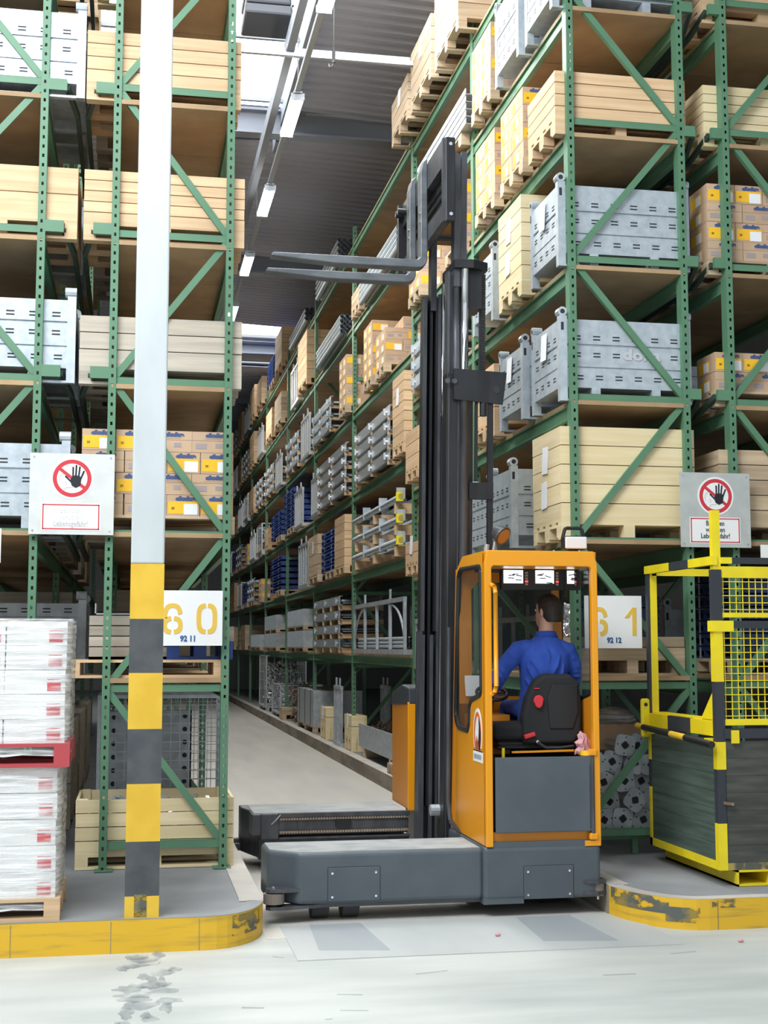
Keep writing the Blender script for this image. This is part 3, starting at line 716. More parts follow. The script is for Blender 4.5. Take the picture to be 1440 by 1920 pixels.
bl = thing('rack_bearer', 'low green steel bearer under the heap of floor props', 'bearer', (3.74, 11.0, KH))
MB().box(0, 0, .12, .95, .05, .17).build('front_rail', 'green', bl); MB().box(0, 1.3, .12, .95, 1.35, .17).build('rear_rail', 'green', bl)
for xx in (.02, .45, .88): MB().box(xx, 0, 0, xx + .05, .05, .12).build('leg', 'green', bl); MB().box(xx, 1.3, 0, xx + .05, 1.35, .12).build('leg', 'green', bl)
cf = thing('wrapped_carton', 'carton under clear film on the floor props beside the cage', 'carton', (4.08, 11.5, KH + .83))
MB().box(0, 0, 0, .4, .4, .22).build('box', 'card', cf); MB().ell((.2, .2, .25), (.22, .22, .12), 12, 8).build('film', 'film', cf, smooth=True)
crate('low dark crate on the shelf below the sixty-one board', 3.74, 10.98, D1[0], .95, .5, .34, 2, 'oldwood')
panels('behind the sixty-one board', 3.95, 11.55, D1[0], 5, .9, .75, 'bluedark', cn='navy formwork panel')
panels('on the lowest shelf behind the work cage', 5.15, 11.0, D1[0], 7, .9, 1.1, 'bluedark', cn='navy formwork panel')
clamp_heap('glittering small fittings heaped beside the sixty-one board', 3.70, 11.3, D1[0] + .345, .18, .4, .28, 90, 'alu', 'fittings')
crate('large pale pine crate with documents above the truck cab', 3.59, 10.96, D1[1], 1.22, .82, .985, 5, 'pine', lid=True, docs=2)
container('steel box standing behind the large pale pine crate', 3.45, 12.0, D1[1], 1.2, .8, .74, True)
container('second steel box along the aisle past the pale pine crate', 3.5, 12.95, D1[1], 1.2, .8, .72, True)
container('steel box with embossed letters and a document pouch', 3.60, 10.96, D1[2], 1.19, .82, .72, True, logo=True, docs=1)
container('steel box with pouch just behind the embossed one', 3.55, 11.92, D1[2], 1.2, .8, .70, True, docs=1)
crate('brown crate behind two steel boxes on the third shelf', 3.55, 12.95, D1[2], 1.2, .8, .75, 4, 'wood')
container('steel box with pouch two shelves above the pale pine crate', 3.60, 10.96, D1[3], 1.2, .82, .73, True, docs=1)
crate('tall pale crate with two pouches beside the mast top', 3.55, 11.94, D1[3], 1.2, .8, .98, 6, 'pine', docs=2)
container('steel box behind the tall pale crate beside the mast', 3.55, 12.95, D1[3], 1.2, .8, .72, True)
crate('bright four-plank crate high on the rack end', 3.58, 10.96, D1[4], 1.22, .82, .585, 4, 'wood')
cartons('behind the four-plank crate, fifth shelf', 3.57, 11.93, D1[4], 4, (1, 1), 2, group='cartons on the fifth shelf', pal='pallet of cartons next to the high four-plank crate')
cartons('past the near carton pallet, fifth shelf', 3.57, 12.95, D1[4], 4, (1, 1), 2, group='cartons on the fifth shelf', pal='second pallet of cartons along the fifth shelf')
container('bright steel box at the top edge of the photo', 3.57, 10.96, D1[5], 1.2, .82, .8, True)
container('bright steel box next along the top shelf', 3.55, 11.95, D1[5], 1.2, .82, .8, True)
cartons('on the sixth shelf past the steel boxes', 3.55, 13.0, D1[5], 4, (1, 1), 2, group='cartons on the sixth shelf', pal='pallet of cartons past the bright steel boxes')
crate('crate on the uppermost deck above the bright steel boxes', 3.57, 11.5, D1[6], 1.2, .8, .6, 4, 'oldwood')
crate('tall old crate high above the mast tip', 3.46, 14.0, D1[6], .85, 1.2, 1.12, 6, 'oldwood', docs=1)
crate('old crate with a pouch next to the tall one', 3.44, 15.32, D1[6], .85, 1.2, .82, 4, 'oldwood', docs=1)
crate('lower old crate at the end of the topmost row', 3.42, 16.62, D1[6], .85, 1.1, .62, 4, 'oldwood', docs=1)
# second bay
mkpallet('pallet under the thin steel channels behind the mast tip', 3.56, 14.3, D1[5], .8, 1.2, 'oldwood', False)
for k in range(5):
    for i in range(3):
        o = put('steel_channel', cached('thinch', lambda: MB().box(0, 0, 0, .008, 2.6, .07).box(0, 0, 0, .2, 2.6, .008).box(.192, 0, 0, .2, 2.6, .07).mesh('steel_channel', 'alu')), None, (3.55 + i * .21, 14.05, D1[5] + .144 + k * .085)); tag(o, 'thin bright channel, %s in layer %s from below, behind mast tip' % (ordn[i], ('one', 'two', 'three', 'four', 'five')[k]), 'channel', 'thin bright channels behind the mast tip')
cartons('just behind the mast on the fifth shelf', 3.60, 14.5, D1[4], 4, (1, 1), 1, group='cartons on the fifth shelf of the second bay', pal='pallet of cartons close behind the mast', near=False)
cartons('at the far end of the second bay', 3.56, 16.5, D1[4], 3, (1, 1), 2, group='cartons on the fifth shelf of the second bay', pal='pallet overhanging the aisle beside the fork heel', near=False)
walers('beside the mast at half height', 3.58, 15.6, D1[3], 3, 1.6, .6, 'galv', pitch=.22)
crate('light crate jutting out beside the mast', 3.48, 16.3, D1[2], 1.2, .8, .66, 3, 'wood', docs=0)
crate('small light crate with a pouch beside the mast', 3.50, 16.4, D1[1], 1.2, .8, .42, 2, 'wood', docs=1)
for i, (yy) in enumerate((14.6, 15.6)):
    for k in (1, 2): crate('crate hidden in shade of the second bay, shelf %s, %s' % (ordn[k], ('near', 'far')[i]), 3.6, yy, D1[k], 1.15, .8, .55, 3, 'oldwood', near=False)
stand_frame('grey stacking frame behind the mast on the lowest deck', 3.58, 14.6, D1[0], 2.4, 1.0, .6)
# third bay
F = 3.58
crate('tall crate with a pouch beside the third rack post', F - .03, 17.55, D2[2], 1.2, .8, 1.12, 7, 'wood', docs=1)
walers('next to the tall crate', F, 18.72, D2[2], 4, 3.1, .7, 'alu', pitch=.215)
walers('past the third post', F, 22.75, D2[2], 4, 3.6, .7, 'alu', pitch=.23)
cartons('third bay, near stack', F, 19.1, D2[3], 4, (1, 1), 2, group='cartons in the third bay', near=False, pal='pallet under the near cartons of the third bay', skip=((3, 0),))
cartons('third bay, middle stack', F - .02, 20.1, D2[3], 5, (1, 1), 2, group='cartons in the third bay', near=False, pal='pallet under the middle cartons of the third bay')
cartons('fourth bay, near stack', F - .03, 22.6, D2[3], 5, (1, 1), 2, group='cartons in the third bay', near=False, pal='pallet under the near cartons of the fourth bay')
tubes_bundle('high behind the fork tips', F, 18.0, D2[4], 6, 4, 3.2, .045)
crate('small crate high behind the fork tips', F, 21.4, D2[4], 1.1, .8, .42, 3, 'oldwood', near=False)
for i in range(3):
    z = D2[1] + i * .30
    for k in range(3):
        b = put('timber_spacer', boxmesh('timber_spacer', 'wood', 0, 0, 0, .9, .1, .14), None, (F, 18.3 + k * 1.7, z)); tag(b, '%s timber under the %s layer of yellow-tagged tubes' % (('near', 'middle', 'far')[k], ('lower', 'middle', 'upper')[i]), 'timber', 'timbers under yellow-tagged tubes')
    for j in range(3):
        t = thing('lattice_tube', 'galvanised tube with yellow end tag, %s one in the %s layer' % (('aisle-side', 'middle', 'inner')[j], ('lower', 'middle', 'upper')[i]), 'tube', (F + .03 + j * .3, 18.0, z + .20), 'yellow-tagged tubes')
        put('tube', cached('yt', lambda: MB().cyl((0, 0, 0), (0, 4.0, 0), .05, 10).mesh('tube', 'galv')), t)
        for yy in (.05, 1.4, 2.8): put('end_bracket', boxmesh('end_bracket', 'galv', -.06, 0, -.06, .06, .04, .13), t, (0, yy, 0))
        put('end_tag', cached('yg', lambda: MB().box(-.075, .0, -.06, .02, .05, .06).mesh('end_tag', 'brass')), t, label='yellow end tag')
crate('tall plank crate at the third rack post, second shelf', F - .03, 22.7, D2[1], 1.2, 1.15, 1.02, 6, 'wood')
panels('past the tall plank crate', F, 24.05, D2[1], 6, 1.7, 1.0, hgt=.13)
crate('dark carton-like crate with a pouch past the blue panels', F - .05, 25.95, D2[1], 1.2, 1.4, .95, 4, 'oldwood', docs=1)
stand_frame('grey stacking frame with arched braces beside the mast', F, 17.75, D2[0], 4.2, 1.0, .78)
tubes_bundle('inside the arched stacking frame', F + .08, 17.9, D2[0] + .08, 14, 3, 3.9, .026, mat='galvd')
# fourth bay and beyond
walers('on thick timbers in the fourth bay', F, 23.4, D2[0], 4, 3.3, .8, 'galvd', blocks=4, pitch=.25)
crate('big brown crate high in the fifth bay', F - .05, 27.8, D2[4], 1.2, 1.6, 1.18, 6, 'wood')
walers('fourth bay, fourth shelf', F, 24.6, D2[3], 3, 2.6, .8, 'galv', pitch=.22)
tubes_bundle('fourth bay, fifth shelf', F, 23.2, D2[4], 5, 4, 3.2, .045)
for i, (y, z, hh) in enumerate(((26.42, D2[2], .8), (27.8, D2[3], .9), (28.9, D2[2], .85), (33.2, D2[3], .8))):
    t = stand_frame('white-grey steel frame among far loads, %s from the mast' % ordn[i], F, y, z, (1.0, 1.4, 1.4, 1.4)[i], 1.0, hh, 'alu', False)
stand_frame('steel trestle frame on the second shelf, fifth bay', F, 27.9, D2[1], 1.6, 1.0, .95, 'galv', False)
tubes_bundle('on top of the rack, fourth bay', F, 23.5, D2[5], 5, 4, 3.0, .05)
tubes_bundle('on top of the rack, fifth bay', F, 28.2, D2[5], 4, 3, 3.0, .05)
panels('on the third shelf of the fifth bay', F, 30.5, D2[2], 7, 1.9, 1.0, hgt=.13)
panels('on the second shelf of the sixth bay', F, 33.0, D2[1], 6, 2.5, 1.0, hgt=.15)
crate('pale small crate at the sixth bay, third shelf', F, 36.2, D2[2], 1.2, 1.0, .6, 3, 'wood', near=False)
def mesh_box(label, x, y, z, n):
    for i in range(n):
        t = thing('mesh_pallet', label % ('lower', 'upper')[i], 'container', (x, y, z + i * .46), 'grey mesh boxes'); pallet(t, 1.1, 3.0, 'oldwood', False, .1)
        mb = MB(); mb.box(0, 0, .10, 1.1, 3.0, .45); mb.build('mesh_wall', 'galvd', t)
        mb = MB()
        for k in range(33): mb.box(-.006, k * .092, .10, 0, k * .092 + .03, .45)
        mb.build('upright_wire', 'galv', t, kind='stuff')
mesh_box('%s grey mesh box in the fifth bay, lowest deck', F, 28.5, D2[0], 2); mesh_box('%s grey mesh box in the sixth bay, lowest deck', F, 34.0, D2[0], 2)
mesh_box('%s grey mesh box in the seventh bay, lowest deck', F, 38.4, D2[0], 1)
random.seed(11)
far = 0
kinds = ['crate', 'walers', 'panels', 'crate', 'heap', 'crate', 'frame', 'cartons']
bayn = {4: 'fifth', 5: 'sixth', 6: 'seventh', 7: 'eighth', 8: 'ninth'}
shn = ['first', 'second', 'third', 'fourth', 'fifth', 'topmost']
done = {(4, 1), (4, 0), (4, 2), (5, 1), (5, 0), (6, 0), (4, 5), (4, 4), (4, 3), (5, 3), (5, 2)}
for b in range(4, 9):
    for k in range(6):
        if (b, k) in done: continue
        y = YR[b] + .25; rem = 2
        for j in range(2):
            kd = kinds[(b * 3 + k * 5 + j * 2) % 8]; yy = y + j * 2.3; tagl = '%s bay, %s shelf, %s' % (bayn[b], shn[k], ('near', 'far')[j])
            if kd == 'crate': crate('distant crate, ' + tagl, F - .04, yy, D2[k], 1.2, 1.6, random.choice((.5, .8, 1.0)), 4, random.choice(('wood', 'oldwood')), near=False)
            elif kd == 'walers': walers('in ' + tagl, F, yy, D2[k], 3, 2.0, .7, 'galv')
            elif kd == 'panels': panels('in ' + tagl, F, yy, D2[k], 5, 1.8, 1.0, hgt=.13)
            elif kd == 'frame': stand_frame('distant steel frame, ' + tagl, F, yy, D2[k], 1.7, 1.0, .8, 'alu', False)
            elif kd == 'heap':
                o = wire_box('distant wire box of fittings, ' + tagl, F, yy, D2[k], 1.1, 1.6, .9, 'alu', .2)
                clamp_heap('bright fittings in the wire box, ' + tagl, F + .05, yy + .05, D2[k] + .1, 1.0, 1.5, .8, 220, 'galv', 'fittings')
            else: cartons(tagl, F, yy, D2[k], 3, (1, 1), 2, near=False, group='distant cartons', pal='distant pallet of cartons, ' + tagl)
walers('fifth bay, fourth shelf', F, 29.6, D2[3], 3, 2.4, .7, 'galv')
stand_frame('pale frame next to the big brown high crate', F, 29.7, D2[4], 1.5, 1.0, .9, 'alu', False)
walers('sixth bay, fourth shelf', F, 35.0, D2[3], 3, 2.3, .7, 'alu')
panels('on the third shelf of the sixth bay', F, 33.0, D2[2], 5, 2.4, 1.0, hgt=.13)
# floor level along the aisle
for i, yy in enumerate((18.3, 19.05)): mkpallet('small empty pallet on the aisle platform, %s' % ('nearer the orange cover', 'further from it')[i], F - .08, yy - (.95 if i == 0 else 1.1), KH, .5, .55, 'oldwood', False)
mkpallet('pallet under shiny steel profiles beside the orange cover', 3.60, 16.2, KH, .9, .8, 'oldwood', False)
for i in range(4):
    o = put('steel_profile', cached('sp', lambda: MB().box(0, 0, 0, .9, 1.3, .02).box(0, 0, .02, .03, 1.3, .17).box(.87, 0, .02, .9, 1.3, .17).box(.03, .3, .02, .87, .36, .15).mesh('steel_profile', 'alu')), None, (3.60, 16.0, KH + .15 + i * .19)); tag(o, 'shiny steel profile beside the orange cover, %s of four' % ('lowest', 'second', 'third', 'uppermost')[i], 'profile', 'shiny steel profiles'); papers(o, -.004, .9, .05, 1) if i == 3 else None
st_ = thing('steel_trough', 'long grey steel trough on the aisle platform near a rack post', 'trough', (3.62, 18.6, KH + .15)); MB().box(0, 0, 0, .8, 3.0, .02).box(0, 0, .02, .02, 3, .36).box(.78, 0, .02, .8, 3, .36).box(.02, 0, .02, .78, .02, .36).build('body', 'galvd', st_); MB().box(0, .3, -.15, .8, .4, 0).box(0, 2.5, -.15, .8, 2.6, 0).build('bearer', 'oldwood', st_)
for i, (yy, hh) in enumerate(((22.2, .42), (25.2, .42))): crate('small light crate with a pouch on the platform, %s one' % ('nearer', 'further')[i], F + .02, yy, KH, .26, .75, .60, 2, 'pine', docs=1, feet=.22)
stand_frame('upright grey post frame on the aisle platform', F, 23.3, KH, .8, .9, 1.05, 'galvd', False)
b = thing('sheet_bundle', 'strapped grey sheet bundle on the aisle platform', 'sheets', (F + .02, 27.0, KH)); pallet(b, 1.0, 2.6, 'oldwood', False); MB().box(0, 0, .144, 1.0, 2.6, .85).build('sheets', 'galvd', b, kind='stuff')
for yy in (.4, 1.3, 2.2): MB().box(-.006, yy, .144, 1.006, yy + .04, .856).build('strap', 'dark', b)
wire_box('wire box of bright fittings far down the platform', F, 36.5, KH, 1.1, 2.0, 1.5, 'alu', .2); clamp_heap('bright fittings in the far platform wire box', F + .05, 36.6, KH + .1, 1.0, 1.8, 1.3, 400, 'alu', 'fittings')
wire_box('wire box of fittings at the seventh rack post', F, 33.0, KH, 1.1, 2.0, .8, 'alu', .2); clamp_heap('fittings in the wire box at the seventh post', F + .05, 33.1, KH + .1, 1.0, 1.8, .75, 300, 'galv', 'fittings')
clamp_heap('rusty fittings heaped on the platform of the fifth bay', F + .05, 30.3, KH + .0, 1.0, 2.0, .9, 300, 'rust', 'fittings')
clamp_heap('rusty rods and hooks heaped on the platform, third bay', F + .3, 20.2, KH + .0, .8, 2.2, .6, 260, 'rust', 'fittings')
crate('small rusty-brown block crate on the fifth bay platform', F - .05, 32.0, KH, .8, .6, .3, 2, 'oldwood', near=False)
# --- rack behind the work cage
crate('planked crate behind the danger sign above the cage', 5.04, 10.96, D1[1], 1.2, .8, .82, 5, 'oldwood')
crate('yellowish crate high above the work cage', 4.99, 11.0, D1[4], 1.2, .8, .58, 5, 'pine')
cartons('high above the work cage', 4.99, 10.98, D1[3], 4, (2, 2), 1, group='cartons above the work cage', pal='pallet under the tall carton stack above the cage')
cartons('above the danger sign and cage', 5.03, 10.98, D1[2], 2, (2, 2), 1, group='cartons above the danger sign', pal='pallet under the low carton stack above the cage')
crate('pale crate at the upper frame edge above the cage', 5.0, 11.0, D1[5], 1.2, .8, .5, 4, 'wood')
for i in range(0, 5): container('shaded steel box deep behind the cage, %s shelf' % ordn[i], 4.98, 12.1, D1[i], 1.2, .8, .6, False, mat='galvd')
mkpallet('weathered pallet on the platform behind the work cage', 5.0, 11.0, KH, 1.2, .8, 'greywood', False)
# ------------------------------------------------------------------ signs
def danger_sign(label, x, z, w, h, cx, cz, px0, px1, pz0, pz1, plate, ink):
    t = thing('danger_sign', label, 'sign', (x, 10.845, z), 'round danger signs'); 
    MB().box(0, 0, 0, w, .006, h).build('plate', plate, t)
    for u in (.03, w - .03):
        for v in (.03, h - .03): MB().cyl((u, -.003, v), (u, 0, v), .008, 8).build('rivet', 'galvd', t)
    cx -= x; cz -= z; n = 48
    def disc(r, y0, y1): return MB().cyl((cx, y0, cz), (cx, y1, cz), r, n)
    disc(.166, -.002, 0).build('symbol_disc', 'white', t)
    mb = MB(); 
    ring = [[(cx + r * cos(2 * pi * k / n), -.003, cz + r * sin(2 * pi * k / n)) for k in range(n)] for r in (.150, .118)]
    mb.loft(ring, caps=False); d = .134 * .7071
    mb.bar((cx - .128 * cos(radians(38)), -.003, cz + .128 * sin(radians(38))), (cx + .128 * cos(radians(38)), -.003, cz - .128 * sin(radians(38))), .001, .026, (0, 0, 1))
    mb.build('prohibition_ring', 'signred', t)
    hand = MB(); hx, hz = cx + .028, cz - .028
    hand.prism([(hx - .045, hz + .01), (hx - .028, hz + .045), (hx + .0, hz + .055), (hx + .034, hz + .045), (hx + .042, hz + .012), (hx + .036, hz - .03), (hx, hz - .048), (hx - .03, hz - .03)], 'y', -.005, -.0035)
    for a, b in (((-.022, .04), (-.022, .115)), ((.0, .05), (.003, .130)), ((.022, .045), (.030, .118)), ((.036, .02), (.062, .085)), ((-.035, .0), (-.078, .042))):
        hand.bar((hx + a[0], -.004, hz + a[1]), (hx + b[0], -.004, hz + b[1]), .0012, .013, (0, 0, 1) if abs(b[0] - a[0]) > .03 else (1, 0, 0)); hand.cyl((hx + b[0], -.0046, hz + b[1]), (hx + b[0], -.0034, hz + b[1]), .0065, 8)
    hand.build('hand_symbol', 'ink', t)
    ln = MB()
    pts = [(cx - .10 + .038 * (1 + cos(a)), -.003, cz - .012 + .045 * sin(a)) for a in [pi * (.3 + .13 * k) for k in range(8)]]
    ln.tube(pts, .0014, 4); ln.tube([(cx - .06, -.003, cz - .035), (cx - .05, -.003, cz - .03), (cx - .045, -.003, cz - .05), (cx - .055, -.003, cz - .055)], .0014, 4); ln.tube([(cx - .07, -.003, cz - .105), (cx - .045, -.003, cz - .075), (cx + .01, -.003, cz - .072)], .0014, 4)
    ln.build('head_outline', 'printgrey', t)
    a, b, c, e = px0 - x, px1 - x, pz0 - z, pz1 - z
    MB().box(a - .008, -.002, c - .008, b + .008, 0, e + .008).build('text_panel', 'white', t)
    mb = MB(); q = .009
    mb.box(a, -.0035, c, b, -.0015, c + q); mb.box(a, -.0035, e - q, b, -.0015, e); mb.box(a, -.0035, c, a + q, -.0015, e); mb.box(b - q, -.0035, c, b, -.0015, e); mb.build('red_border', 'signred', t)
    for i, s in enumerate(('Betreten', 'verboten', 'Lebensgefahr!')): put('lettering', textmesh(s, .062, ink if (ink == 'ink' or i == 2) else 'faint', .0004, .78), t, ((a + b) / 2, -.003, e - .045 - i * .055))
danger_sign('pale danger sign beside the wrapped load, text painted as washed out by light', -.815, 2.828, .655, .645, -.488, 3.275, -.711, -.272, 2.868, 3.068, 'signplate2', 'faint2')
danger_sign('grey danger sign above the yellow work cage', 4.620, 2.800, .645, .648, 4.946, 3.245, 4.712, 5.160, 2.842, 3.052, 'signplate', 'ink')
def arc_stroke(mb, cx, cz, w, h, t, a0, a1, p=3.2, n=18):
    rg = []
    for k in range(n + 1):
        a = radians(a0 + (a1 - a0) * k / n); q = (abs(cos(a)) ** p + abs(sin(a)) ** p) ** (-1 / p); row = []
        for ww, hh in ((w, h), (w - t, h - t)): row += [(cx + ww * q * cos(a), y, cz + hh * q * sin(a)) for y in (-.003, 0)]
        rg.append([row[0], row[1], row[3], row[2]])
    mb.loft(rg)
def number_board(label, x, z, w, h, digits, code, cxs, cz, codex, codez):
    t = thing('number_board', label, 'sign', (x, 10.84, z), 'white number boards'); MB().box(0, 0, 0, w, .008, h).build('board', 'white', t)
    for c, u in zip(digits, cxs):
        mb = MB(); u -= x; v = cz - z
        if c == '0': arc_stroke(mb, u, v, .082, .122, .036, 97, 263); arc_stroke(mb, u, v, .082, .122, .036, -83, 83)
        elif c == '6':
            arc_stroke(mb, u, v - .052, .080, .072, .036, 100, 260, 2.6); arc_stroke(mb, u, v - .052, .080, .072, .036, -80, 80, 2.6)
            arc_stroke(mb, u, v + .0, .080, .122, .036, 20, 178, 2.6)
        else:
            mb.prism([(u - .062, v + .030), (u + .01, v + .118), (u + .045, v + .118), (u + .045, v - .118), (u + .008, v - .118), (u + .008, v + .072), (u - .024, v + .030)], 'y', -.003, 0)
        mb.build('digit_' + {'0': 'zero', '6': 'six', '1': 'one'}[c], 'numy', t)
    put('code_lettering', textmesh(code, .062, 'numb', .0025, .9), t, (codex - x, -.002, codez - z))
number_board('white board with yellow stencilled sixty behind the striped column', .205, 1.956, .505, .438, '60', '92 11', (.315, .585), 2.170, .44, 2.01)
number_board('white board with yellow sixty-one behind the truck cab', 3.742, 1.935, .507, .442, '61', '92 12', (3.865, 4.155), 2.160, 4.0, 2.0)
t = put('notice_sheet', MB().box(0, 0, 0, .32, .006, .27).mesh('notice_sheet', 'white'), None, (-1.34, 10.86, 2.60)); tag(t, 'small white notice at the very edge beside the pale danger sign', 'notice')
put('lettering', textmesh('R', .07, 'numb', .003, 1.0), t, (.285, -.001, .215)); 
for i in range(6): put('printed_line', boxmesh('printed_line', 'printgrey', 0, -.001, 0, .27, 0, .007), t, (.03, 0, .16 - i * .022))
t = put('notice_sheet', MB().box(0, 0, 0, .3, .006, .13).mesh('notice_sheet', 'white'), None, (5.36, 10.86, 2.70)); tag(t, 'small white notice at the very edge above the work cage', 'notice')

# ------------------------------------------------------------------ wrapped load
def wrapped(label, x, y, z, w, d, layers, lh, pal, ph):
    t = thing('wrapped_load', label, 'pallet load', (x, y, z), 'shrink-wrapped pallet loads')
    pallet(t, w, d, pal, True, ph)
    for k in range(layers):
        for i in range(3):
            bw = (w - .06) / 3
            for j in range(2):
                if j == 1 and i != 2: continue
                o = put('carton', boxmesh('carton', 'bag', 0, 0, 0, bw - .006, (d - .06) / 2 - .006, lh - .004), t, (.03 + i * bw + random.uniform(-.004, .004), .03 + j * (d - .06) / 2, ph + k * lh))
                if j == 0:
                    put('red_print', boxmesh('red_print', 'red', bw - .12, -.002, .02, bw - .035, 0, .095), o); put('white_band', boxmesh('white_band', 'white', bw - .125, -.003, .075, bw - .03, -.001, .09), o)
    H = ph + layers * lh; rings = []; rr = random.Random(3)
    n = 40; nz = 16
    for k in range(nz + 1):
        zz = .07 + (H + .01 - .07) * k / nz; row = []
        for i in range(n):
            a = 2 * pi * i / n + pi / 4; q = (abs(cos(a)) ** 14 + abs(sin(a)) ** 14) ** (-1 / 14); s = 1 + rr.uniform(-.006, .006)
            row.append((w / 2 + (w / 2 - .005) * q * cos(a) * s, d / 2 + (d / 2 - .005) * q * sin(a) * s, zz + rr.uniform(-.008, .008)))
        rings.append(row)
    rings.append([(w / 2 + (p[0] - w / 2) * .93, d / 2 + (p[1] - d / 2) * .93, H + .015) for p in rings[-1]])
    mb = MB().loft(rings, caps=False); o = mb.build('stretch_film', 'film', t, smooth=True)
    fl = MB(); rnd = random.Random(5)
    for i in range(7):
        px = w * (.1 + .13 * i); pts = [(px + rnd.uniform(-.05, .05), -.02 - .02 * rnd.random(), .06 + .012 * j * (1 + rnd.random())) for j in range(4)]
    return t
WX, WY = -1.62, 8.98
wrapped('lower wrapped pallet load of white cartons on a plain wooden pallet', WX, WY + .02, KH, 1.20, .82, 5, .165, 'wood', .144)
wrapped('upper wrapped pallet load of white cartons on a red pallet', WX + .02, WY, KH + .97, 1.22, .84, 5, .157, 'palred', .15)

# ------------------------------------------------------------------ side-loading truck
T = thing('reach_truck', 'orange and grey side-loading warehouse truck with a tall raised mast', 'forklift', (2.2, 11.0, 0))
TO = Vector((2.2, 11.0, 0))
class TB(MB):
    def build(s, name, mat, parent=None, **k):
        par = parent or T
        s.v = [tuple(Vector(v) - TO) for v in s.v]
        return MB.build(s, name, mat, par, **k)
# near arm with chamfered corner
arm = [(.975, 10.24), (.985, 9.86), (1.19, 9.66), (2.54, 9.66), (2.54, 10.24)]
TB().prism(arm, 'z', .13, .49).build('near_arm', 'chassis', bevel=.03, seg=3)
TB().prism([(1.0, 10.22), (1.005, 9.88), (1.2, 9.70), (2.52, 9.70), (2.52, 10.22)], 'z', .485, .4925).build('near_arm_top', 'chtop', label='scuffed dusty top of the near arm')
TB().box(1.35, 9.72, .10, 2.54, 10.2, .14).build('near_arm_skirt', 'chassis')
# cab base and sills
TB().box(2.53, 9.62, .12, 3.42, 10.75, .50).build('cab_base', 'chassis', bevel=.03, seg=3)
TB().box(2.53, 9.625, .095, 2.83, 10.5, .14).build('base_skirt', 'chassis')
for x0, x1, y, z0, z1 in ((1.40, 1.775, 9.66, .15, .385), (2.83, 3.205, 9.62, .125, .36)):
    p = TB().box(x0, y - .004, z0, x1, y + .01, z1).build('access_panel', 'chassis', bevel=.003); 
    mb = TB(); mb.box(x0 - .004, y - .0015, z0, x0, y + .01, z1); mb.box(x1, y - .0015, z0, x1 + .004, y + .01, z1); mb.box(x0, y - .0015, z1, x1, y + .01, z1 + .004); q = mb.build('panel_gap', 'slot', None)
    for u in (x0 + .03, x1 - .03):
        for v in (z0 + .03, z1 - .04): s_ = MB().cyl((u - 2.2, y - 11 - .009, v), (u - 2.2, y - 11 - .003, v), .009, 8).build('screw', 'chrome', p)
# guide rollers
def roller(x, y, s):
    g = TB(); 
    for z in (.155, .235) if s > 0 else (.115, .235):
        g.prism([(x - .06, y - .02), (x - .03, y - .055), (x + .07 * (1 if s < 0 else .3), y - .06), (x + (.34 if s < 0 else .06), y + .0), (x + (.34 if s < 0 else .06), y + .06), (x - .05, y + .06)] if s < 0 else
                [(x - .13, y + .05), (x - .13, y - .04), (x - .02, y - .07), (x + .055, y - .03), (x + .055, y + .05)], 'z', z - .012, z + .012)
    r = g.build('guide_bracket', 'mast2')
    TB().cyl((x - .0, y, .145) if s < 0 else (x, y, .13), (x, y, .215) if s < 0 else (x, y, .22), .075 if s < 0 else .05, 20).build('guide_roller', 'roller', smooth=False)
    TB().cyl((x, y, .10), (x, y, .26), .012, 8).build('roller_bolt', 'chrome')
roller(1.02, 9.70, -1); roller(3.405, 9.66, 1)
for x in (1.30, 1.52): TB().cyl((x, 9.85, .135), (x + .12, 9.85, .135), .13, 16).build('load_wheel', 'rubber')
for x in (2.7, 3.1): TB().cyl((x, 10.1, .15), (x + .13, 10.1, .15), .145, 16).build('drive_wheel', 'rubber')
# far arm with its roller track
TB().box(1.06, 11.98, .30, 2.46, 12.70, .485).build('far_arm', 'mast2', bevel=.01)
TB().prism([(1.00, 12.68), (1.00, 12.48), (1.14, 11.97), (1.30, 11.97), (1.30, 12.68)], 'z', .10, .49).build('far_arm_end', 'mast2', bevel=.012)
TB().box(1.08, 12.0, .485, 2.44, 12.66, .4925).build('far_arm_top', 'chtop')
TB().box(1.12, 11.96, .10, 2.46, 12.6, .27).build('far_arm_skirt', 'mast')
TB().box(1.30, 11.955, .455, 2.47, 11.99, .49).build('track_flange', 'mast2'); TB().box(1.30, 11.955, .27, 2.47, 11.99, .285).build('track_flange', 'mast2')
for z in (.43, .315):
    mb = TB(); mb.box(1.30, 11.965, z, 2.46, 11.98, z + .022)
    mb.build('drive_chain', 'rust'); mb = TB(); [mb.box(1.31 + i * .024, 11.958, z + .002, 1.32 + i * .024, 11.966, z + .02) for i in range(47)]; mb.build('chain_roller', 'beige', kind='stuff')
TB().box(1.80, 11.95, .37, 1.94, 11.985, .425).build('track_stop', 'black')
TB().tube([(1.23, 11.95, .40), (1.27, 11.94, .44), (1.31, 11.95, .48)], .006, 6).build('release_cable', 'tray')
TB().cyl((1.2, 12.25, .12), (1.38, 12.25, .12), .12, 16).build('load_wheel', 'rubber')
TB().bar((1.0, 12.5, .14), (.94, 12.5, .14), .1, .06).build('guide_bracket', 'mast2'); TB().cyl((.985, 12.6, .12), (.985, 12.6, .2), .05, 14).build('guide_roller', 'roller')
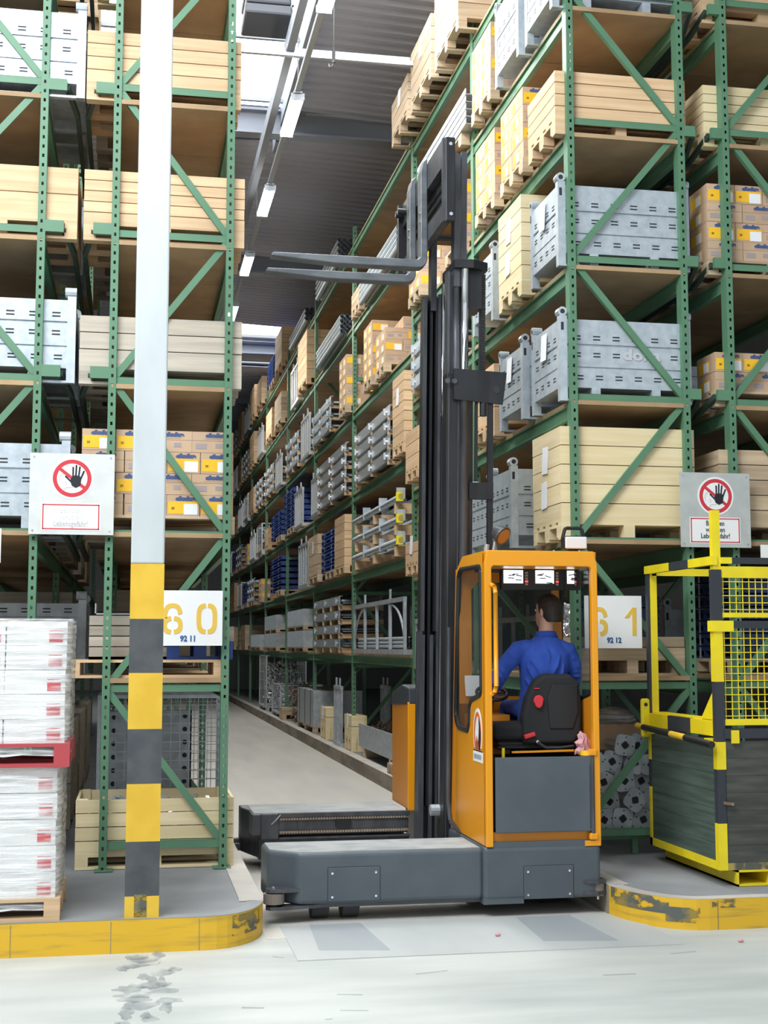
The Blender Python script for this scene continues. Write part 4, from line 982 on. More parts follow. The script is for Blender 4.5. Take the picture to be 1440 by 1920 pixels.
# far orange body with its dark cover
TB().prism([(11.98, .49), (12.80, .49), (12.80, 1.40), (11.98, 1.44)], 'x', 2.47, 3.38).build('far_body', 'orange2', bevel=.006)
TB().box(2.455, 11.965, .49, 2.53, 12.0, 1.45).build('far_body_edge', 'orange', bevel=.005)
TB().prism([(11.96, 1.43), (12.82, 1.39), (12.78, 1.51), (12.3, 1.60), (11.98, 1.58)], 'x', 2.46, 3.38).build('far_body_cover', 'dark', bevel=.015)
for z in (.82, 1.27): TB().cyl((2.53, 11.955, z), (2.60, 11.955, z), .012, 8).build('hinge', 'galvd')
TB().box(2.62, 10.9, .10, 3.40, 12.9, .48).build('frame_beam', 'mast')
# ---- mast, leaning back slightly
LEAN = tuple((0.0128,))[0]
def lx(x, z): return x + LEAN * (z - 2.0)
class MT(TB):
    def post(s, x0, y0, x1, y1, z0, z1):
        a, b = lx(0, z0), lx(0, z1)
        return s.add([(x0 + a, y0, z0), (x1 + a, y0, z0), (x1 + a, y1, z0), (x0 + a, y1, z0), (x0 + b, y0, z1), (x1 + b, y0, z1), (x1 + b, y1, z1), (x0 + b, y1, z1)],
                     [(0, 3, 2, 1), (4, 5, 6, 7), (0, 1, 5, 4), (1, 2, 6, 5), (2, 3, 7, 6), (3, 0, 4, 7)])
    def rod(s, x, y, r, z0, z1, n=14): return s.cyl((lx(x, z0), y, z0), (lx(x, z1), y, z1), r, n)
def channel(x0, x1, y, dy, z0, z1, nm='mast_channel', mat='mast'):
    mb = MT(); f = .022
    mb.post(x0, y, x0 + f, y + dy, z0, z1); mb.post(x1 - f, y, x1, y + dy, z0, z1); mb.post(x0, y + dy - .02, x1, y + dy, z0, z1)
    return mb.build(nm, mat)
# far rail (seen beside the near one, further down the carriage) and near rail
FY, NY = 11.35, 10.48
class NT(MT):                                      # near rail, standing just behind the cab
    def build(s, name, mat, parent=None, **k):
        s.v = [(v[0] + .062, v[1] + .26, v[2] + .06) for v in s.v]; return MT.build(s, name, mat, parent, **k)
channel(2.435, 2.60, FY, .17, .12, 2.08, 'outer_mast_channel', 'mast2'); MT().post(2.452, FY - .012, 2.475, FY, .14, 2.05).build('channel_lip', 'mast2'); MT().post(2.52, FY - .01, 2.55, FY + .01, .14, 2.05).build('channel_lip', 'mast2')
channel(2.445, 2.575, FY + .01, .15, 2.08, 5.02, 'middle_mast_channel', 'mast')
MT().post(2.440, FY - .006, 2.470, FY + .02, 2.08, 5.02).build('mast_rail', 'mast2'); MT().post(2.505, FY + .03, 2.53, FY + .12, .60, 5.04).build('inner_mast_channel', 'mast')
MT().post(2.573, FY + .0, 2.60, FY + .13, 2.08, 5.05).build('mast_rail', 'mast2')
MT().rod(2.62, FY + .03, .014, 3.95, 5.15).build('side_cylinder_rod', 'chrome', smooth=True); MT().rod(2.62, FY + .03, .021, .6, 3.95).build('side_cylinder', 'mast2', smooth=True)
MT().post(2.64, FY + .05, 2.70, FY + .16, .5, 5.05).build('mast_rail', 'mast')
NT().post(2.45, NY, 2.575, NY + .15, .15, 4.16).build('mast_rail', 'mast', bevel=.006); NT().post(2.463, NY - .004, 2.472, NY, .15, 4.12).build('rail_edge', 'mast2'); NT().post(2.545, NY - .004, 2.552, NY, .15, 4.12).build('rail_edge', 'mast2')
NT().post(2.455, NY + .02, 2.475, NY + .13, 4.16, 5.03).build('middle_mast_channel', 'mast2'); NT().post(2.475, NY + .06, 2.58, NY + .14, 4.16, 5.03).build('middle_mast_channel', 'mast2'); NT().rod(2.535, NY + .04, .03, 4.16, 4.95).build('free_lift_cylinder', 'mast2', smooth=True)
NT().post(2.505, NY, 2.555, NY + .12, 4.9, 6.05).build('carriage_rail', 'mast2'); NT().post(2.562, NY, 2.612, NY + .12, 4.9, 6.07).build('carriage_rail', 'mast2')
MT().post(2.505, FY, 2.555, FY + .12, 4.9, 6.05).build('carriage_rail', 'mast2')
NT().rod(2.605, NY + .01, .040, .15, 4.17).build('lift_cylinder', 'mast2', smooth=True)
NT().rod(2.600, NY + .01, .033, 4.1, 5.12).build('lift_cylinder_rod', 'chrome', smooth=True)
NT().rod(2.662, NY + .05, .022, .15, 4.1).build('return_pipe', 'mast2', smooth=True)
NT().post(2.63, NY + .06, 2.69, NY + .16, .15, 4.1).build('mast_rail', 'mast')
for z in (4.95, 4.05, 2.06, 1.2, .5): MT().post(2.66, NY + .36, 2.70, FY + .1, z - .06, z + .06).build('mast_crossmember', 'mast')
NT().prism([(lx(2.50, 5.1), 10.44), (lx(2.66, 5.1), 10.42), (lx(2.80, 5.1), 10.50), (lx(2.80, 5.1), 10.9), (lx(2.50, 5.1), 10.9)], 'z', 5.05, 5.12).build('chain_anchor_plate', 'mast')
NT().post(2.635, 10.50, 2.75, 10.75, 4.72, 5.05).build('chain_pulley_housing', 'mast')
# bracket with a hole at mid height, hose guide down to the chassis
p = NT().prism([(lx(2.50, 4.05), 3.93), (lx(2.92, 4.05), 3.90), (lx(2.955, 4.05), 4.17), (lx(2.50, 4.05), 4.19)], 'y', 10.44, 10.47).build('hose_bracket', 'mast')
mb = NT(); mb.cyl((2.89, 10.436, 4.02), (2.89, 10.441, 4.02), .03, 14); mb.build('bracket_hole', 'slot')
for x in (2.47, 2.53): NT().cyl((x, 10.425, 4.08), (x, 10.44, 4.08), .022, 8).build('bracket_bolt', 'mast2')
NT().post(2.80, 10.46, 2.845, 10.50, 2.3, 3.95).build('hose_guide', 'mast')
NT().post(2.69, 10.47, 2.715, 10.49, 3.25, 3.95).build('hose', 'black')
NT().post(2.64, 10.45, 2.845, 10.49, 3.10, 3.24).build('hose_bracket', 'mast')
mb = NT()
for i in range(44): z = 4.16 + i * .02; mb.post(2.765, 10.56, 2.80, 10.59, z, z + .013)
mb.build('lift_chain', 'mast', kind='stuff'); mb = NT(); mb.post(2.745, 10.57, 2.765, 10.58, 4.0, 4.9); mb.build('lift_chain', 'mast')
NT().rod(2.76, 10.47, .03, 3.80, 3.92).build('chain_tensioner', 'black')
mb = NT(); mb.post(2.62, 10.50, 2.66, 10.56, 2.55, 2.85); mb.build('limit_switch', 'black')
# hose and pipe beside the cab foot
TB().tube([(2.47, 10.42, 2.1), (2.455, 10.42, .75), (2.47, 10.40, .60), (2.53, 10.38, .51)], .018, 8).build('hose', 'mast2'); TB().cyl((2.42, 10.9, .62), (2.52, 10.9, .62), .045, 12).build('tilt_cylinder', 'galvd')
# carriage: two cross bars, near end plate, forks
cx0 = 2.36
TB().box(2.44, 10.44, 5.88, 2.50, 12.15, 6.10).build('carriage_bar', 'mast2'); TB().box(2.44, 10.44, 5.42, 2.50, 12.15, 5.56).build('carriage_bar', 'mast2')
for z in (5.62, 5.70, 5.78): TB().cyl((2.50, 10.45, z), (2.50, 12.1, z), .018, 8).build('carriage_rod', 'mast')
TB().box(2.50, 10.5, 5.45, 2.53, 12.1, 6.0).build('carriage_back_plate', 'mast')
ep = TB().box(2.45, 10.38, 5.40, 2.535, 10.44, 6.11).build('carriage_end_plate', 'mast', bevel=.01); TB().box(2.43, 10.385, 5.40, 2.455, 10.44, 6.10).build('carriage_end_flange', 'mast2')
for z in (5.46, 6.05): MB().cyl((2.495 - 2.2, 10.375 - 11, z), (2.495 - 2.2, 10.382 - 11, z), .015, 10).build('bolt', 'chrome', ep)
TB().box(2.40, 12.1, 5.40, 2.50, 12.16, 6.1).build('carriage_end_plate', 'mast')
for y in (11.95, 12.05): TB().cyl((2.36, y, 5.98), (2.44, y, 5.98), .03, 10).build('fork_stop', 'mast')
def fork(y0, xt, nm):
    w = .13; b = 5.195; hx = 2.44; t = .06
    prof = [(xt, b + .03), (xt + .02, b + .062), (hx - .09, b + .062), (hx - .062, b + .085), (hx - t, b + .13), (hx - t, b + .84), (hx - t + .02, b + .93), (hx, b + .97), (hx, b + .06), (hx - .015, b + .02), (hx - .05, b - .005), (hx - .10, b - .01), (xt + .55, b - .008)]
    f = TB().prism(prof, 'y', y0, y0 + w).build('fork', 'fork', bevel=.008, label='steel fork, the %s one' % nm)
    for i in range(2): MB().cyl((hx - 2.2 - t - .012, y0 - 11 + .02, b + .47 - i * .075), (hx - 2.2 - t, y0 - 11 + .02, b + .47 - i * .075), .016, 8).build('bolt', 'chrome', f)
fork(11.02, 1.09, 'nearer'); fork(11.50, 1.09, 'farther')
# ---- cab
CY0, CY1, CX0, CX1 = 9.62, 10.64, 2.55, 3.42
def sidewall(x0, x1):
    mb = TB(); return mb
# left wall with window opening: strips around the window
win = [(9.72, 2.545), (10.36, 2.555), (10.42, 2.50), (10.54, 1.42), (10.47, 1.315), (10.14, 1.305), (10.09, 1.36), (10.07, 1.50), (10.02, 1.545), (9.72, 1.60)]
outer = [(9.665, 2.62), (10.28, 2.655), (10.42, 2.56), (10.645, .51), (9.665, .51)]
def wall(x, name='side_wall'):
    mb = TB()
    for xx in (x, x + .025):
        O = {'A': (9.665, 2.655), 'B': (10.29, 2.655), 'C': (10.46, 2.57), 'D': (10.55, 1.75), 'E': (10.66, .505), 'F': (9.665, .505)}
        W_ = win
        V = [(xx, *O[k]) for k in 'ABCDEF'] + [(xx, *p) for p in W_]
        w = [6 + i for i in range(10)]
        F_ = [(0, w[0], w[1], 1), (1, w[1], w[2], 2), (2, w[2], w[3], 3), (3, w[3], w[4], 4), (4, w[4], w[5], 5), (5, w[5], w[6], w[7]), (5, w[7], w[8], w[9]), (5, w[9], w[0], 0)]
        mb.add(V, F_ if xx == x else [f[::-1] for f in F_])
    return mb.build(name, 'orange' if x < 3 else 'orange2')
wall(2.55); wall(3.40)
def gasket(x, par=None):
    mb = TB(); n = len(win); c = (sum(p[0] for p in win) / n, sum(p[1] for p in win) / n); sm = []
    P = [Vector((0, *p)) for p in win]
    for i in range(n):
        a, b, cc = P[i - 1], P[i], P[(i + 1) % n]; r = min(.05, (a - b).length * .4, (cc - b).length * .4)
        p0 = b + (a - b).normalized() * r; p1 = b + (cc - b).normalized() * r
        for k in range(5): t = k / 4; sm.append(((1 - t) ** 2) * p0 + 2 * t * (1 - t) * b + t * t * p1)
    pts = [(x, p.y, p.z) for p in sm]
    mb.tube(pts + [pts[0]], .020, 6); mb.build('window_gasket', 'black')
    TB().add(pts, [tuple(range(len(pts)))]).add([(x + .006, p[1], p[2]) for p in pts], [tuple(range(len(pts)))[::-1]]).build('side_window', 'glass')
gasket(2.553); gasket(3.41)
TB().prism([(2.575, 2.66), (2.553, 2.56), (2.553, .50), (2.605, .50), (2.605, 2.53), (2.62, 2.545), (3.36, 2.545), (3.378, 2.53), (3.378, .50), (3.425, .50), (3.425, 2.56), (3.40, 2.66)], 'y', 9.62, 9.675).build('door_frame', 'orange', bevel=.006)
TB().prism([(9.622, 2.655), (9.64, 2.545), (10.46, 2.545), (10.46, 2.57), (10.29, 2.66)], 'x', 2.56, 3.42).build('cab_roof', 'orange', bevel=.008)
TB().bar((2.565, 10.46, 2.56), (2.565, 10.66, .51), .03, .05, (1, 0, 0)).build('front_post', 'orange2'); TB().bar((3.405, 10.46, 2.56), (3.405, 10.66, .51), .03, .05, (1, 0, 0)).build('front_post', 'orange2')
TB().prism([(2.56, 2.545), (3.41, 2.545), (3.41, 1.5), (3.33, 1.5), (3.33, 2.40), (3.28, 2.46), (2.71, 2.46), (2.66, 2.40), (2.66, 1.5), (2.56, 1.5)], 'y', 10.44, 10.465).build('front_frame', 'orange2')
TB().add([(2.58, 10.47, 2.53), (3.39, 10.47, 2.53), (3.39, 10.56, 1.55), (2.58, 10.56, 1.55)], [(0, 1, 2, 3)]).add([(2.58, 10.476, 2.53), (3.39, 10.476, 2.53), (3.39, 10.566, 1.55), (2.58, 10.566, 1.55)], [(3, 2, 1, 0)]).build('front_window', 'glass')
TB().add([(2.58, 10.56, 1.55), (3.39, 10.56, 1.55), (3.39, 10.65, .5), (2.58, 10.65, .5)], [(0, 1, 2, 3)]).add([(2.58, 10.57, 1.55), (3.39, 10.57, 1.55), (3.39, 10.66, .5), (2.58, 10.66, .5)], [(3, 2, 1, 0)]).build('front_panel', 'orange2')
TB().box(2.58, 9.64, .50, 3.40, 10.64, .52).build('cab_floor', 'black')
dp = TB().box(2.622, 9.612, .60, 3.352, 9.632, 1.142).build('cab_door', 'chassis', bevel=.006)
MB().cyl((3.363 - 2.2, 9.618 - 11, .585), (3.363 - 2.2, 9.618 - 11, 1.14), .014, 10).build('hinge_rod', 'mast2', dp)
MB().box(3.338 - 2.2, 9.610 - 11, .62, 3.343 - 2.2, 9.612 - 11, 1.08).build('door_groove', 'slot', dp)
for z in (.535, 1.145): TB().box(3.335, 9.605, z, 3.40, 9.65, z + .05).build('door_hinge', 'orange', bevel=.01)
TB().box(2.60, 9.66, .53, 3.38, 9.70, .60).build('sill_panel', 'orange2'); TB().box(2.60, 9.63, .49, 3.34, 9.70, .535).build('door_sill', 'chassis'); TB().box(3.30, 9.618, .492, 3.42, 9.63, .53).build('sill_bracket', 'orange')
TB().tube([(2.60, 9.62, 2.405), (2.618, 9.585, 2.39), (2.622, 9.575, 2.34), (2.622, 9.575, 1.66), (2.615, 9.59, 1.62), (2.60, 9.62, 1.60)], .017, 10).build('grab_handle', 'orange', smooth=True)
# badge on the cab side
bd = TB(); E = [(9.84 + .115 * cos(a) * 1.0, 1.305 + .19 * sin(a)) for a in [2 * pi * k / 28 for k in range(28)]]
E = [p for p in E if p[1] > 1.20] ; 
def yz(pts, x0, x1, nm, mat, par=None):
    mb = TB(); V = [(x0, *p) for p in pts] + [(x1, *p) for p in pts]; n = len(pts)
    return mb.add(V, [tuple(range(n)), tuple(range(2 * n - 1, n - 1, -1))] + [(i, (i + 1) % n, n + (i + 1) % n, n + i) for i in range(n)]).build(nm, mat, par)
def egg(s, cy=9.84, cz=1.305, bite=1.175):
    pts = []
    for k in range(40):
        a = 2 * pi * k / 40; y = cy + .125 * s * cos(a); z = cz + .185 * s * sin(a)
        if z >= bite: pts.append((y, z))
    k0 = max(range(len(pts)), key=lambda i: (pts[i][0] - pts[i - 1][0]) ** 2 + (pts[i][1] - pts[i - 1][1]) ** 2)
    return pts[k0:] + pts[:k0]
yz(egg(1), 2.5475, 2.5505, 'badge', 'white'); yz(egg(.86), 2.5465, 2.5475, 'badge_field', 'signred').data.materials[0] = mk('badge_orange', (.72, .16, .04), .5)
yz([(9.90, 1.24), (9.905, 1.31), (9.885, 1.38), (9.845, 1.43), (9.81, 1.42), (9.795, 1.36), (9.80, 1.31), (9.82, 1.25), (9.845, 1.29), (9.86, 1.26), (9.875, 1.30)], 2.5455, 2.5465, 'badge_animal', 'white')
yz([(9.81, 1.42), (9.795, 1.36), (9.80, 1.31), (9.815, 1.24), (9.80, 1.18), (9.765, 1.19), (9.745, 1.26), (9.745, 1.32), (9.77, 1.39)], 2.5455, 2.5465, 'badge_animal', 'ink')
for y in (9.87, 9.835): yz([(y, 1.25), (y + .012, 1.18), (y + .006, 1.18), (y - .008, 1.24)], 2.545, 2.546, 'badge_animal', 'ink')
yz([(9.97, 1.172), (9.70, 1.172), (9.70, 1.095), (9.97, 1.095)], 2.5465, 2.5495, 'name_plate', 'white'); yz([(9.97, 1.180), (9.70, 1.180), (9.70, 1.172), (9.97, 1.172)], 2.5465, 2.5495, 'name_plate_edge', 'ink')
yz([(9.95, 1.15), (9.73, 1.15), (9.73, 1.115), (9.95, 1.115)], 2.546, 2.5465, 'name_plate_print', 'galv')
# roof lamps
bc = TB().cyl((2.72, 10.0, 2.66), (2.74, 10.0, 2.76), .012, 8).build('mirror_lamp_arm', 'tray')
dl = Vector((.35, -.45, -.35)).normalized(); c = Vector((2.775, 9.98, 2.81))
TB().cyl(c - dl * .05, c + dl * .02, .05, 18, .075).cyl(c + dl * .02, c + dl * .035, .078, 18).build('round_lamp', 'mast2', smooth=False); TB().cyl(c + dl * .034, c + dl * .04, .062, 18).build('round_lamp_lens', 'amber')
TB().cyl((2.66, 9.98, 2.66), (2.67, 9.98, 2.73), .02, 8).build('aerial', 'tray')
wl = TB().box(3.222, 9.78, 2.685, 3.405, 9.87, 2.79).build('work_lamp', 'black', bevel=.012); MB().box(3.228 - 2.2, 9.765 - 11, 2.69, 3.40 - 2.2, 9.782 - 11, 2.782).build('lamp_lens', 'lens', wl, bevel=.012)
TB().tube([(3.225, 9.83, 2.77), (3.245, 9.83, 2.845), (3.26, 9.83, 2.852), (3.365, 9.83, 2.852), (3.38, 9.83, 2.845), (3.40, 9.83, 2.77)], .014, 8).build('lamp_bracket', 'black'); TB().box(3.28, 9.80, 2.655, 3.34, 9.86, 2.69).build('lamp_foot', 'black')
for x in (3.1, 3.3): TB().cyl((x, 9.66, 2.66), (x, 9.66, 2.67), .008, 8).build('roof_bolt', 'chrome')
# monitors; the third is a screen's reflection in the glass, modelled as a box
for i, (x0, x1) in enumerate(((2.80, 3.02), (3.055, 3.265), (3.31, 3.395))):
    m_ = TB().box(x0 - .015, 10.0, 2.385, x1 + .03, 10.06, 2.545).build('monitor_or_reflection', 'black', bevel=.006)
    w = x1 - x0
    MB().box(x0 - 2.2 + .004, 9.996 - 11, 2.435, x0 - 2.2 + w * .72, 10.001 - 11, 2.535).build('screen', 'screen', m_)
    mb = MB(); rr = random.Random(i)
    for k in range(5): a = x0 - 2.2 + .01 + rr.random() * w * .5; zz = 2.44 + rr.random() * .07; mb.bar((a, 9.9945 - 11, zz), (a + .05, 9.9945 - 11, zz + rr.uniform(-.02, .02)), .001, .008)
    mb.build('screen_picture', 'ink', m_, kind='stuff')
    mb = MB(); 
    for k in range(5): mb.box(x1 - 2.2 - w * .2, 9.997 - 11, 2.42 + k * .022, x1 - 2.2 - w * .1, 10.001 - 11, 2.435 + k * .022)
    mb.build('buttons', 'beige', m_); MB().box(x1 - 2.2 - w * .2, 9.996 - 11, 2.442, x1 - 2.2 - w * .1, 9.999 - 11, 2.455).build('indicator', 'led', m_)
TB().box(2.6, 10.02, 2.52, 3.39, 10.1, 2.545).build('monitor_rail', 'dark')
# controls
TB().box(2.62, 10.20, .52, 2.90, 10.55, 1.42).build('side_console', 'orange2'); TB().add([(2.60, 10.40, 1.56), (2.80, 10.40, 1.56), (2.80, 10.44, 1.72), (2.60, 10.44, 1.72)], [(0, 1, 2, 3)]).add([(2.60, 10.406, 1.56), (2.80, 10.406, 1.56), (2.80, 10.446, 1.72), (2.60, 10.446, 1.72)], [(3, 2, 1, 0)]).build('document_sheet', 'white')
mb = TB(); pts = [(2.78 + .12 * cos(a), 10.28 + .10 * sin(a), 1.585 + .05 * sin(a)) for a in [2 * pi * k / 24 for k in range(25)]]; mb.tube(pts, .014, 8); mb.cyl((2.78, 10.28, 1.58), (2.78, 10.34, 1.42), .02, 8); mb.bar((2.68, 10.28, 1.585), (2.88, 10.28, 1.585), .02, .012); mb.build('steering_wheel', 'black')
TB().cyl((2.68, 10.22, 1.42), (2.655, 10.20, 1.54), .01, 8).ell((2.655, 10.20, 1.55), (.022, .022, .022), 10, 6).build('control_lever', 'black')
# seat
SX = 3.14
def rr_back():
    prof = [(-.235, 0.0), (-.215, -.06), (.18, -.06), (.235, .02), (.242, .30), (.225, .41), (.16, .47), (-.05, .475), (-.13, .43), (-.20, .30), (-.238, .15)]
    mb = TB(); rings = []
    for y, s in ((9.87, .90), (9.885, .97), (9.94, 1.0), (9.985, .96), (10.0, .88)): rings.append([(SX + u * s, y + .02 * (v - .2), 1.27 + .2 + (v - .2) * s) for u, v in prof])
    return mb.loft(rings)
sb = rr_back().build('seat_back', 'seat', bevel=.012, label='black seat back with a red knob')
TB().prism([(SX - .02, 1.33), (SX + .16, 1.33), (SX + .2, 1.45), (SX + .2, 1.66), (SX + .0, 1.66), (SX - .04, 1.55)], 'y', 9.858, 9.875).build('seat_back_panel', 'black', bevel=.006)
MB().prism([(3.03 - 2.2 + .042 * cos(a) * (1 if sin(a) > 0 else .8), 1.535 + .05 * sin(a)) for a in [2 * pi * k / 18 for k in range(18)]], 'y', 9.845 - 11, 9.875 - 11).build('lumbar_knob', 'red', sb, bevel=.008)
MB().box(3.0 - 2.2, 9.866 - 11, 1.63, 3.04 - 2.2, 9.872 - 11, 1.637).build('seat_mark', 'red', sb)
TB().box(2.69, 9.90, 1.24, 3.36, 10.42, 1.375).build('seat_cushion', 'seat', bevel=.04, seg=3)
TB().box(2.74, 9.95, 1.17, 3.34, 10.38, 1.25).build('seat_suspension', 'black', bevel=.02)
for z in (1.185, 1.215, 1.245): TB().box(2.73, 9.93, z, 3.35, 10.40, z + .012).build('bellows_fold', 'rubber')
TB().bar((2.915, 9.86, 1.27), (3.0, 9.86, 1.295), .03, .034).build('seat_lever', 'red', bevel=.008); TB().bar((2.93, 9.88, 1.42), (2.96, 9.88, 1.43), .02, .02).build('seat_lever', 'red', bevel=.004); TB().bar((2.945, 9.885, 1.42), (2.985, 9.885, 1.28), .03, .03).build('seat_bracket', 'black')
TB().cyl((3.02, 9.86, 1.235), (3.02, 9.872, 1.235), .012, 8).build('seat_bolt', 'chrome')
TB().bar((2.80, 9.80, 1.165), (3.28, 9.80, 1.172), .02, .014).build('seat_rail', 'orange'); TB().cyl((2.72, 9.75, 1.12), (2.72, 9.75, 1.20), .012, 8).build('latch', 'brass')
TB().box(2.64, 9.75, .52, 3.36, 10.3, 1.12).build('battery_box', 'black')
mb = TB().tube([(3.02, 9.86, 1.23), (3.08, 9.85, 1.19), (3.2, 9.85, 1.19), (3.3, 9.86, 1.20)], .012, 6).build('cable', 'rubber')
rg = thing('cleaning_rag', 'crumpled pink rag tucked beside the driver seat', 'cloth', (3.335, 9.78, 1.145))
mb = MB(); rr = random.Random(4); n = 18
mb.loft([[(s * (.060 if cos(2 * pi * k / n) > 0 else .045) * (1 + (.45 if k % 3 == 0 else -.15) * rr.random()) * cos(2 * pi * k / n) + dx, .05 * s * (1 + (.4 if k % 3 == 1 else -.2) * rr.random()) * sin(2 * pi * k / n), z + rr.uniform(-.008, .008)) for k in range(n)] for z, s, dx in ((0, .9, 0), (.025, 1.05, .0), (.05, .9, .012), (.085, .95, -.006), (.115, .6, .014), (.14, .5, .0), (.165, .12, -.006))]); mb.build('fabric', 'pink', rg)
tp = thing('tape_roll', 'yellow roll of tape on the cab door edge', 'tape', (3.33, 9.66, 1.146)); MB().cyl((0, 0, 0), (0, 0, .035), .046, 20).build('roll', 'label', tp); MB().cyl((0, 0, .035), (0, 0, .0365), .03, 16).build('core', 'card', tp)

# ------------------------------------------------------------------ driver
def ring(cx, cy, cz, rx, ry, n=20, tx=0, ty=0):
    return [(cx + rx * cos(2 * pi * k / n), cy + ry * sin(2 * pi * k / n), cz + tx * cos(2 * pi * k / n) + ty * sin(2 * pi * k / n)) for k in range(n)]
def limb(mb, pts, radii, n=14):
    P = [Vector(p) for p in pts]; rings = []
    for i, p in enumerate(P):
        d = (P[min(i + 1, len(P) - 1)] - P[max(i - 1, 0)]).normalized(); u = Vector((0, 1, 0)) if abs(d.y) < .8 else Vector((0, 0, 1))
        a = d.cross(u).normalized(); b = d.cross(a); rings.append([tuple(p + (a * cos(2 * pi * k / n) + b * sin(2 * pi * k / n)) * radii[i]) for k in range(n)])
    mb.loft(rings); mb.ell(P[0], (radii[0],) * 3, 12, 8); mb.ell(P[-1], (radii[-1],) * 3, 12, 8)
def fuse(o, vox, it=6, f=.5):
    r = o.modifiers.new('remesh', 'REMESH'); r.mode = 'VOXEL'; r.voxel_size = vox; r.use_smooth_shade = True
    s = o.modifiers.new('smooth', 'SMOOTH'); s.iterations = it; s.factor = f
DX, DY, DZ = 3.13, 10.10, 1.37
PO = Vector((DX, DY, DZ))
sh = [(-.185, -.03, .555), (.20, -.02, .55)]; el = [(-.36, .02, .315), (.275, .05, .315)]; wr = [(-.33, .24, .235), (.13, .27, .245)]
hd = Vector((.065, .02, .85))
body = MB()
# trunk, neck, head turned to the left
body.loft([ring(0, 0, .02, .17, .12), ring(0, 0, .22, .15, .10), ring(.02, -.02, .45, .17, .11), ring(.03, -.02, .60, .13, .08), ring(.04, 0, .67, .062, .062), ring(.043, .01, .73, .056, .06), ring(.045, .015, .80, .058, .066)])
cr_, sr_ = cos(radians(33)), sin(radians(33))
def H(f, r, u): # face-forward, to the face's right, up  (face looks towards -X +Y)
    fx, fy = -sr_, cr_; f *= 1.12; r *= 1.12; u *= 1.08
    return hd + Vector((fx * f + fy * r, fy * f - fx * r, u))
n = 20
for pts in [[(u, f0, rf, rs) for u, f0, rf, rs in ((-.115, .045, .035, .03), (-.09, .03, .065, .05), (-.05, .015, .082, .062), (0, 0, .094, .072), (.05, -.005, .095, .074), (.09, -.005, .075, .06), (.118, -.005, .03, .025))]]:
    body.loft([[tuple(H(f0 + rf * cos(2 * pi * k / n), rs * sin(2 * pi * k / n), u)) for k in range(n)] for u, f0, rf, rs in pts])
nose = [H(.088, 0, .012), H(.112, .014, -.03), H(.112, -.014, -.03), H(.088, 0, -.04), H(.124, 0, -.028)]
body.add(nose, [(0, 1, 4), (0, 4, 2), (1, 3, 4), (3, 2, 4), (0, 2, 3, 1)])
for s in (-1, 1): body.ell(H(-.005, s * .076, -.005), (.016, .018, .032), 10, 8)
body.ell(H(.075, 0, -.075), (.022, .022, .014), 10, 8); body.ell(H(.088, 0, -.058), (.014, .02, .008), 10, 6)
def hand(w, tgt, side):
    w = Vector(w); d = (Vector(tgt) - w).normalized(); up = Vector((0, 0, 1)); r = d.cross(up).normalized(); u = r.cross(d)
    limb(body, [w - d * .04, w, w + d * .03, w + d * .085], [.027, .027, .036, .034], 12)
    for k, (off, ln) in enumerate(((-.03, .07), (-.01, .08), (.01, .075), (.028, .06))):
        b0 = w + d * .085 + r * off; limb(body, [b0, b0 + d * ln * .5 - u * .008, b0 + d * ln * .75 - u * .035, b0 + d * ln * .6 - u * .06], [.0095, .009, .0085, .0075], 8)
    b0 = w + d * .03 - r * side * -.03; limb(body, [b0, b0 + d * .03 + r * side * .03 - u * .01, b0 + d * .06 + r * side * .035 - u * .03], [.012, .011, .009], 8)
for i in (0, 1):
    limb(body, [sh[i], el[i], wr[i]], [.05, .042, .028]); hand(wr[i], Vector(wr[i]) + Vector(((.05, .1, -.02), (-.04, .1, -.02))[i]), (1, -1)[i])
for s in (-1, 1): limb(body, [(s * .09, .02, .08), (s * .13 - .03, .36, .10), (s * .13 - .04, .42, -.30)], [.08, .065, .05])
body.loft([ring(0, 0, .0, .12, .1), ring(0, 0, .05, .16, .12)])
dr = put('person', body.mesh('person', 'skin'), None, PO); fuse(dr, .0075, 4)
tag(dr, 'driver in blue overalls with short dark hair seated in the cab', 'person')
jk = MB()
jk.loft([ring(-.01, .0, .0, .185, .13, 28), ring(-.01, .0, .12, .178, .122, 28), ring(0, -.015, .25, .172, .118, 28), ring(.01, -.03, .40, .195, .128, 28), ring(.015, -.03, .52, .215, .122, 28), ring(.02, -.025, .575, .185, .10, 28, 0, .0), ring(.03, -.015, .63, .125, .085, 28), ring(.036, -.005, .655, .085, .078, 28), ring(.04, .0, .672, .074, .074, 28)])
for i in (0, 1):
    a, b, c = map(Vector, (sh[i], el[i], wr[i])); m1 = a.lerp(b, .5) + Vector(((-.025, -.02, 0), (.02, -.02, 0))[i])
    limb(jk, [a.lerp(Vector((.02, -.02, .56)), .25), a, m1, b, b.lerp(c, .5), c], [.078, .076, .067, .064, .056, .044], 16)
    # sleeve creases
    for t in (.25, .45, .7, .85):
        p = a.lerp(b, t) + Vector(((-.02, -.01, 0), (.015, -.01, 0))[i]); d = (b - a).normalized(); q = Vector((0, -1, 0)).cross(d).normalized()
        limb(jk, [p - q * .045 + Vector((0, -.045, .012)), p + Vector((0, -.068, 0)), p + q * .045 + Vector((0, -.045, -.02))], [.012, .014, .010], 8)
for p, q in (((-.12, -.135, .47), (-.03, -.15, .34)), ((-.15, -.12, .42), (-.08, -.135, .27)), ((.10, -.145, .50), (.04, -.15, .36)), ((.14, -.13, .44), (.09, -.14, .30)), ((-.14, -.11, .24), (-.02, -.125, .19)), ((-.15, -.11, .15), (-.02, -.12, .13)), ((-.16, -.09, .33), (-.1, -.12, .22)), ((0, -.148, .56), (.01, -.152, .44))):
    m_ = (Vector(p) + Vector(q)) / 2 + Vector((.01, -.004, 0)); limb(jk, [p, m_, q], [.008, .014, .008], 8)
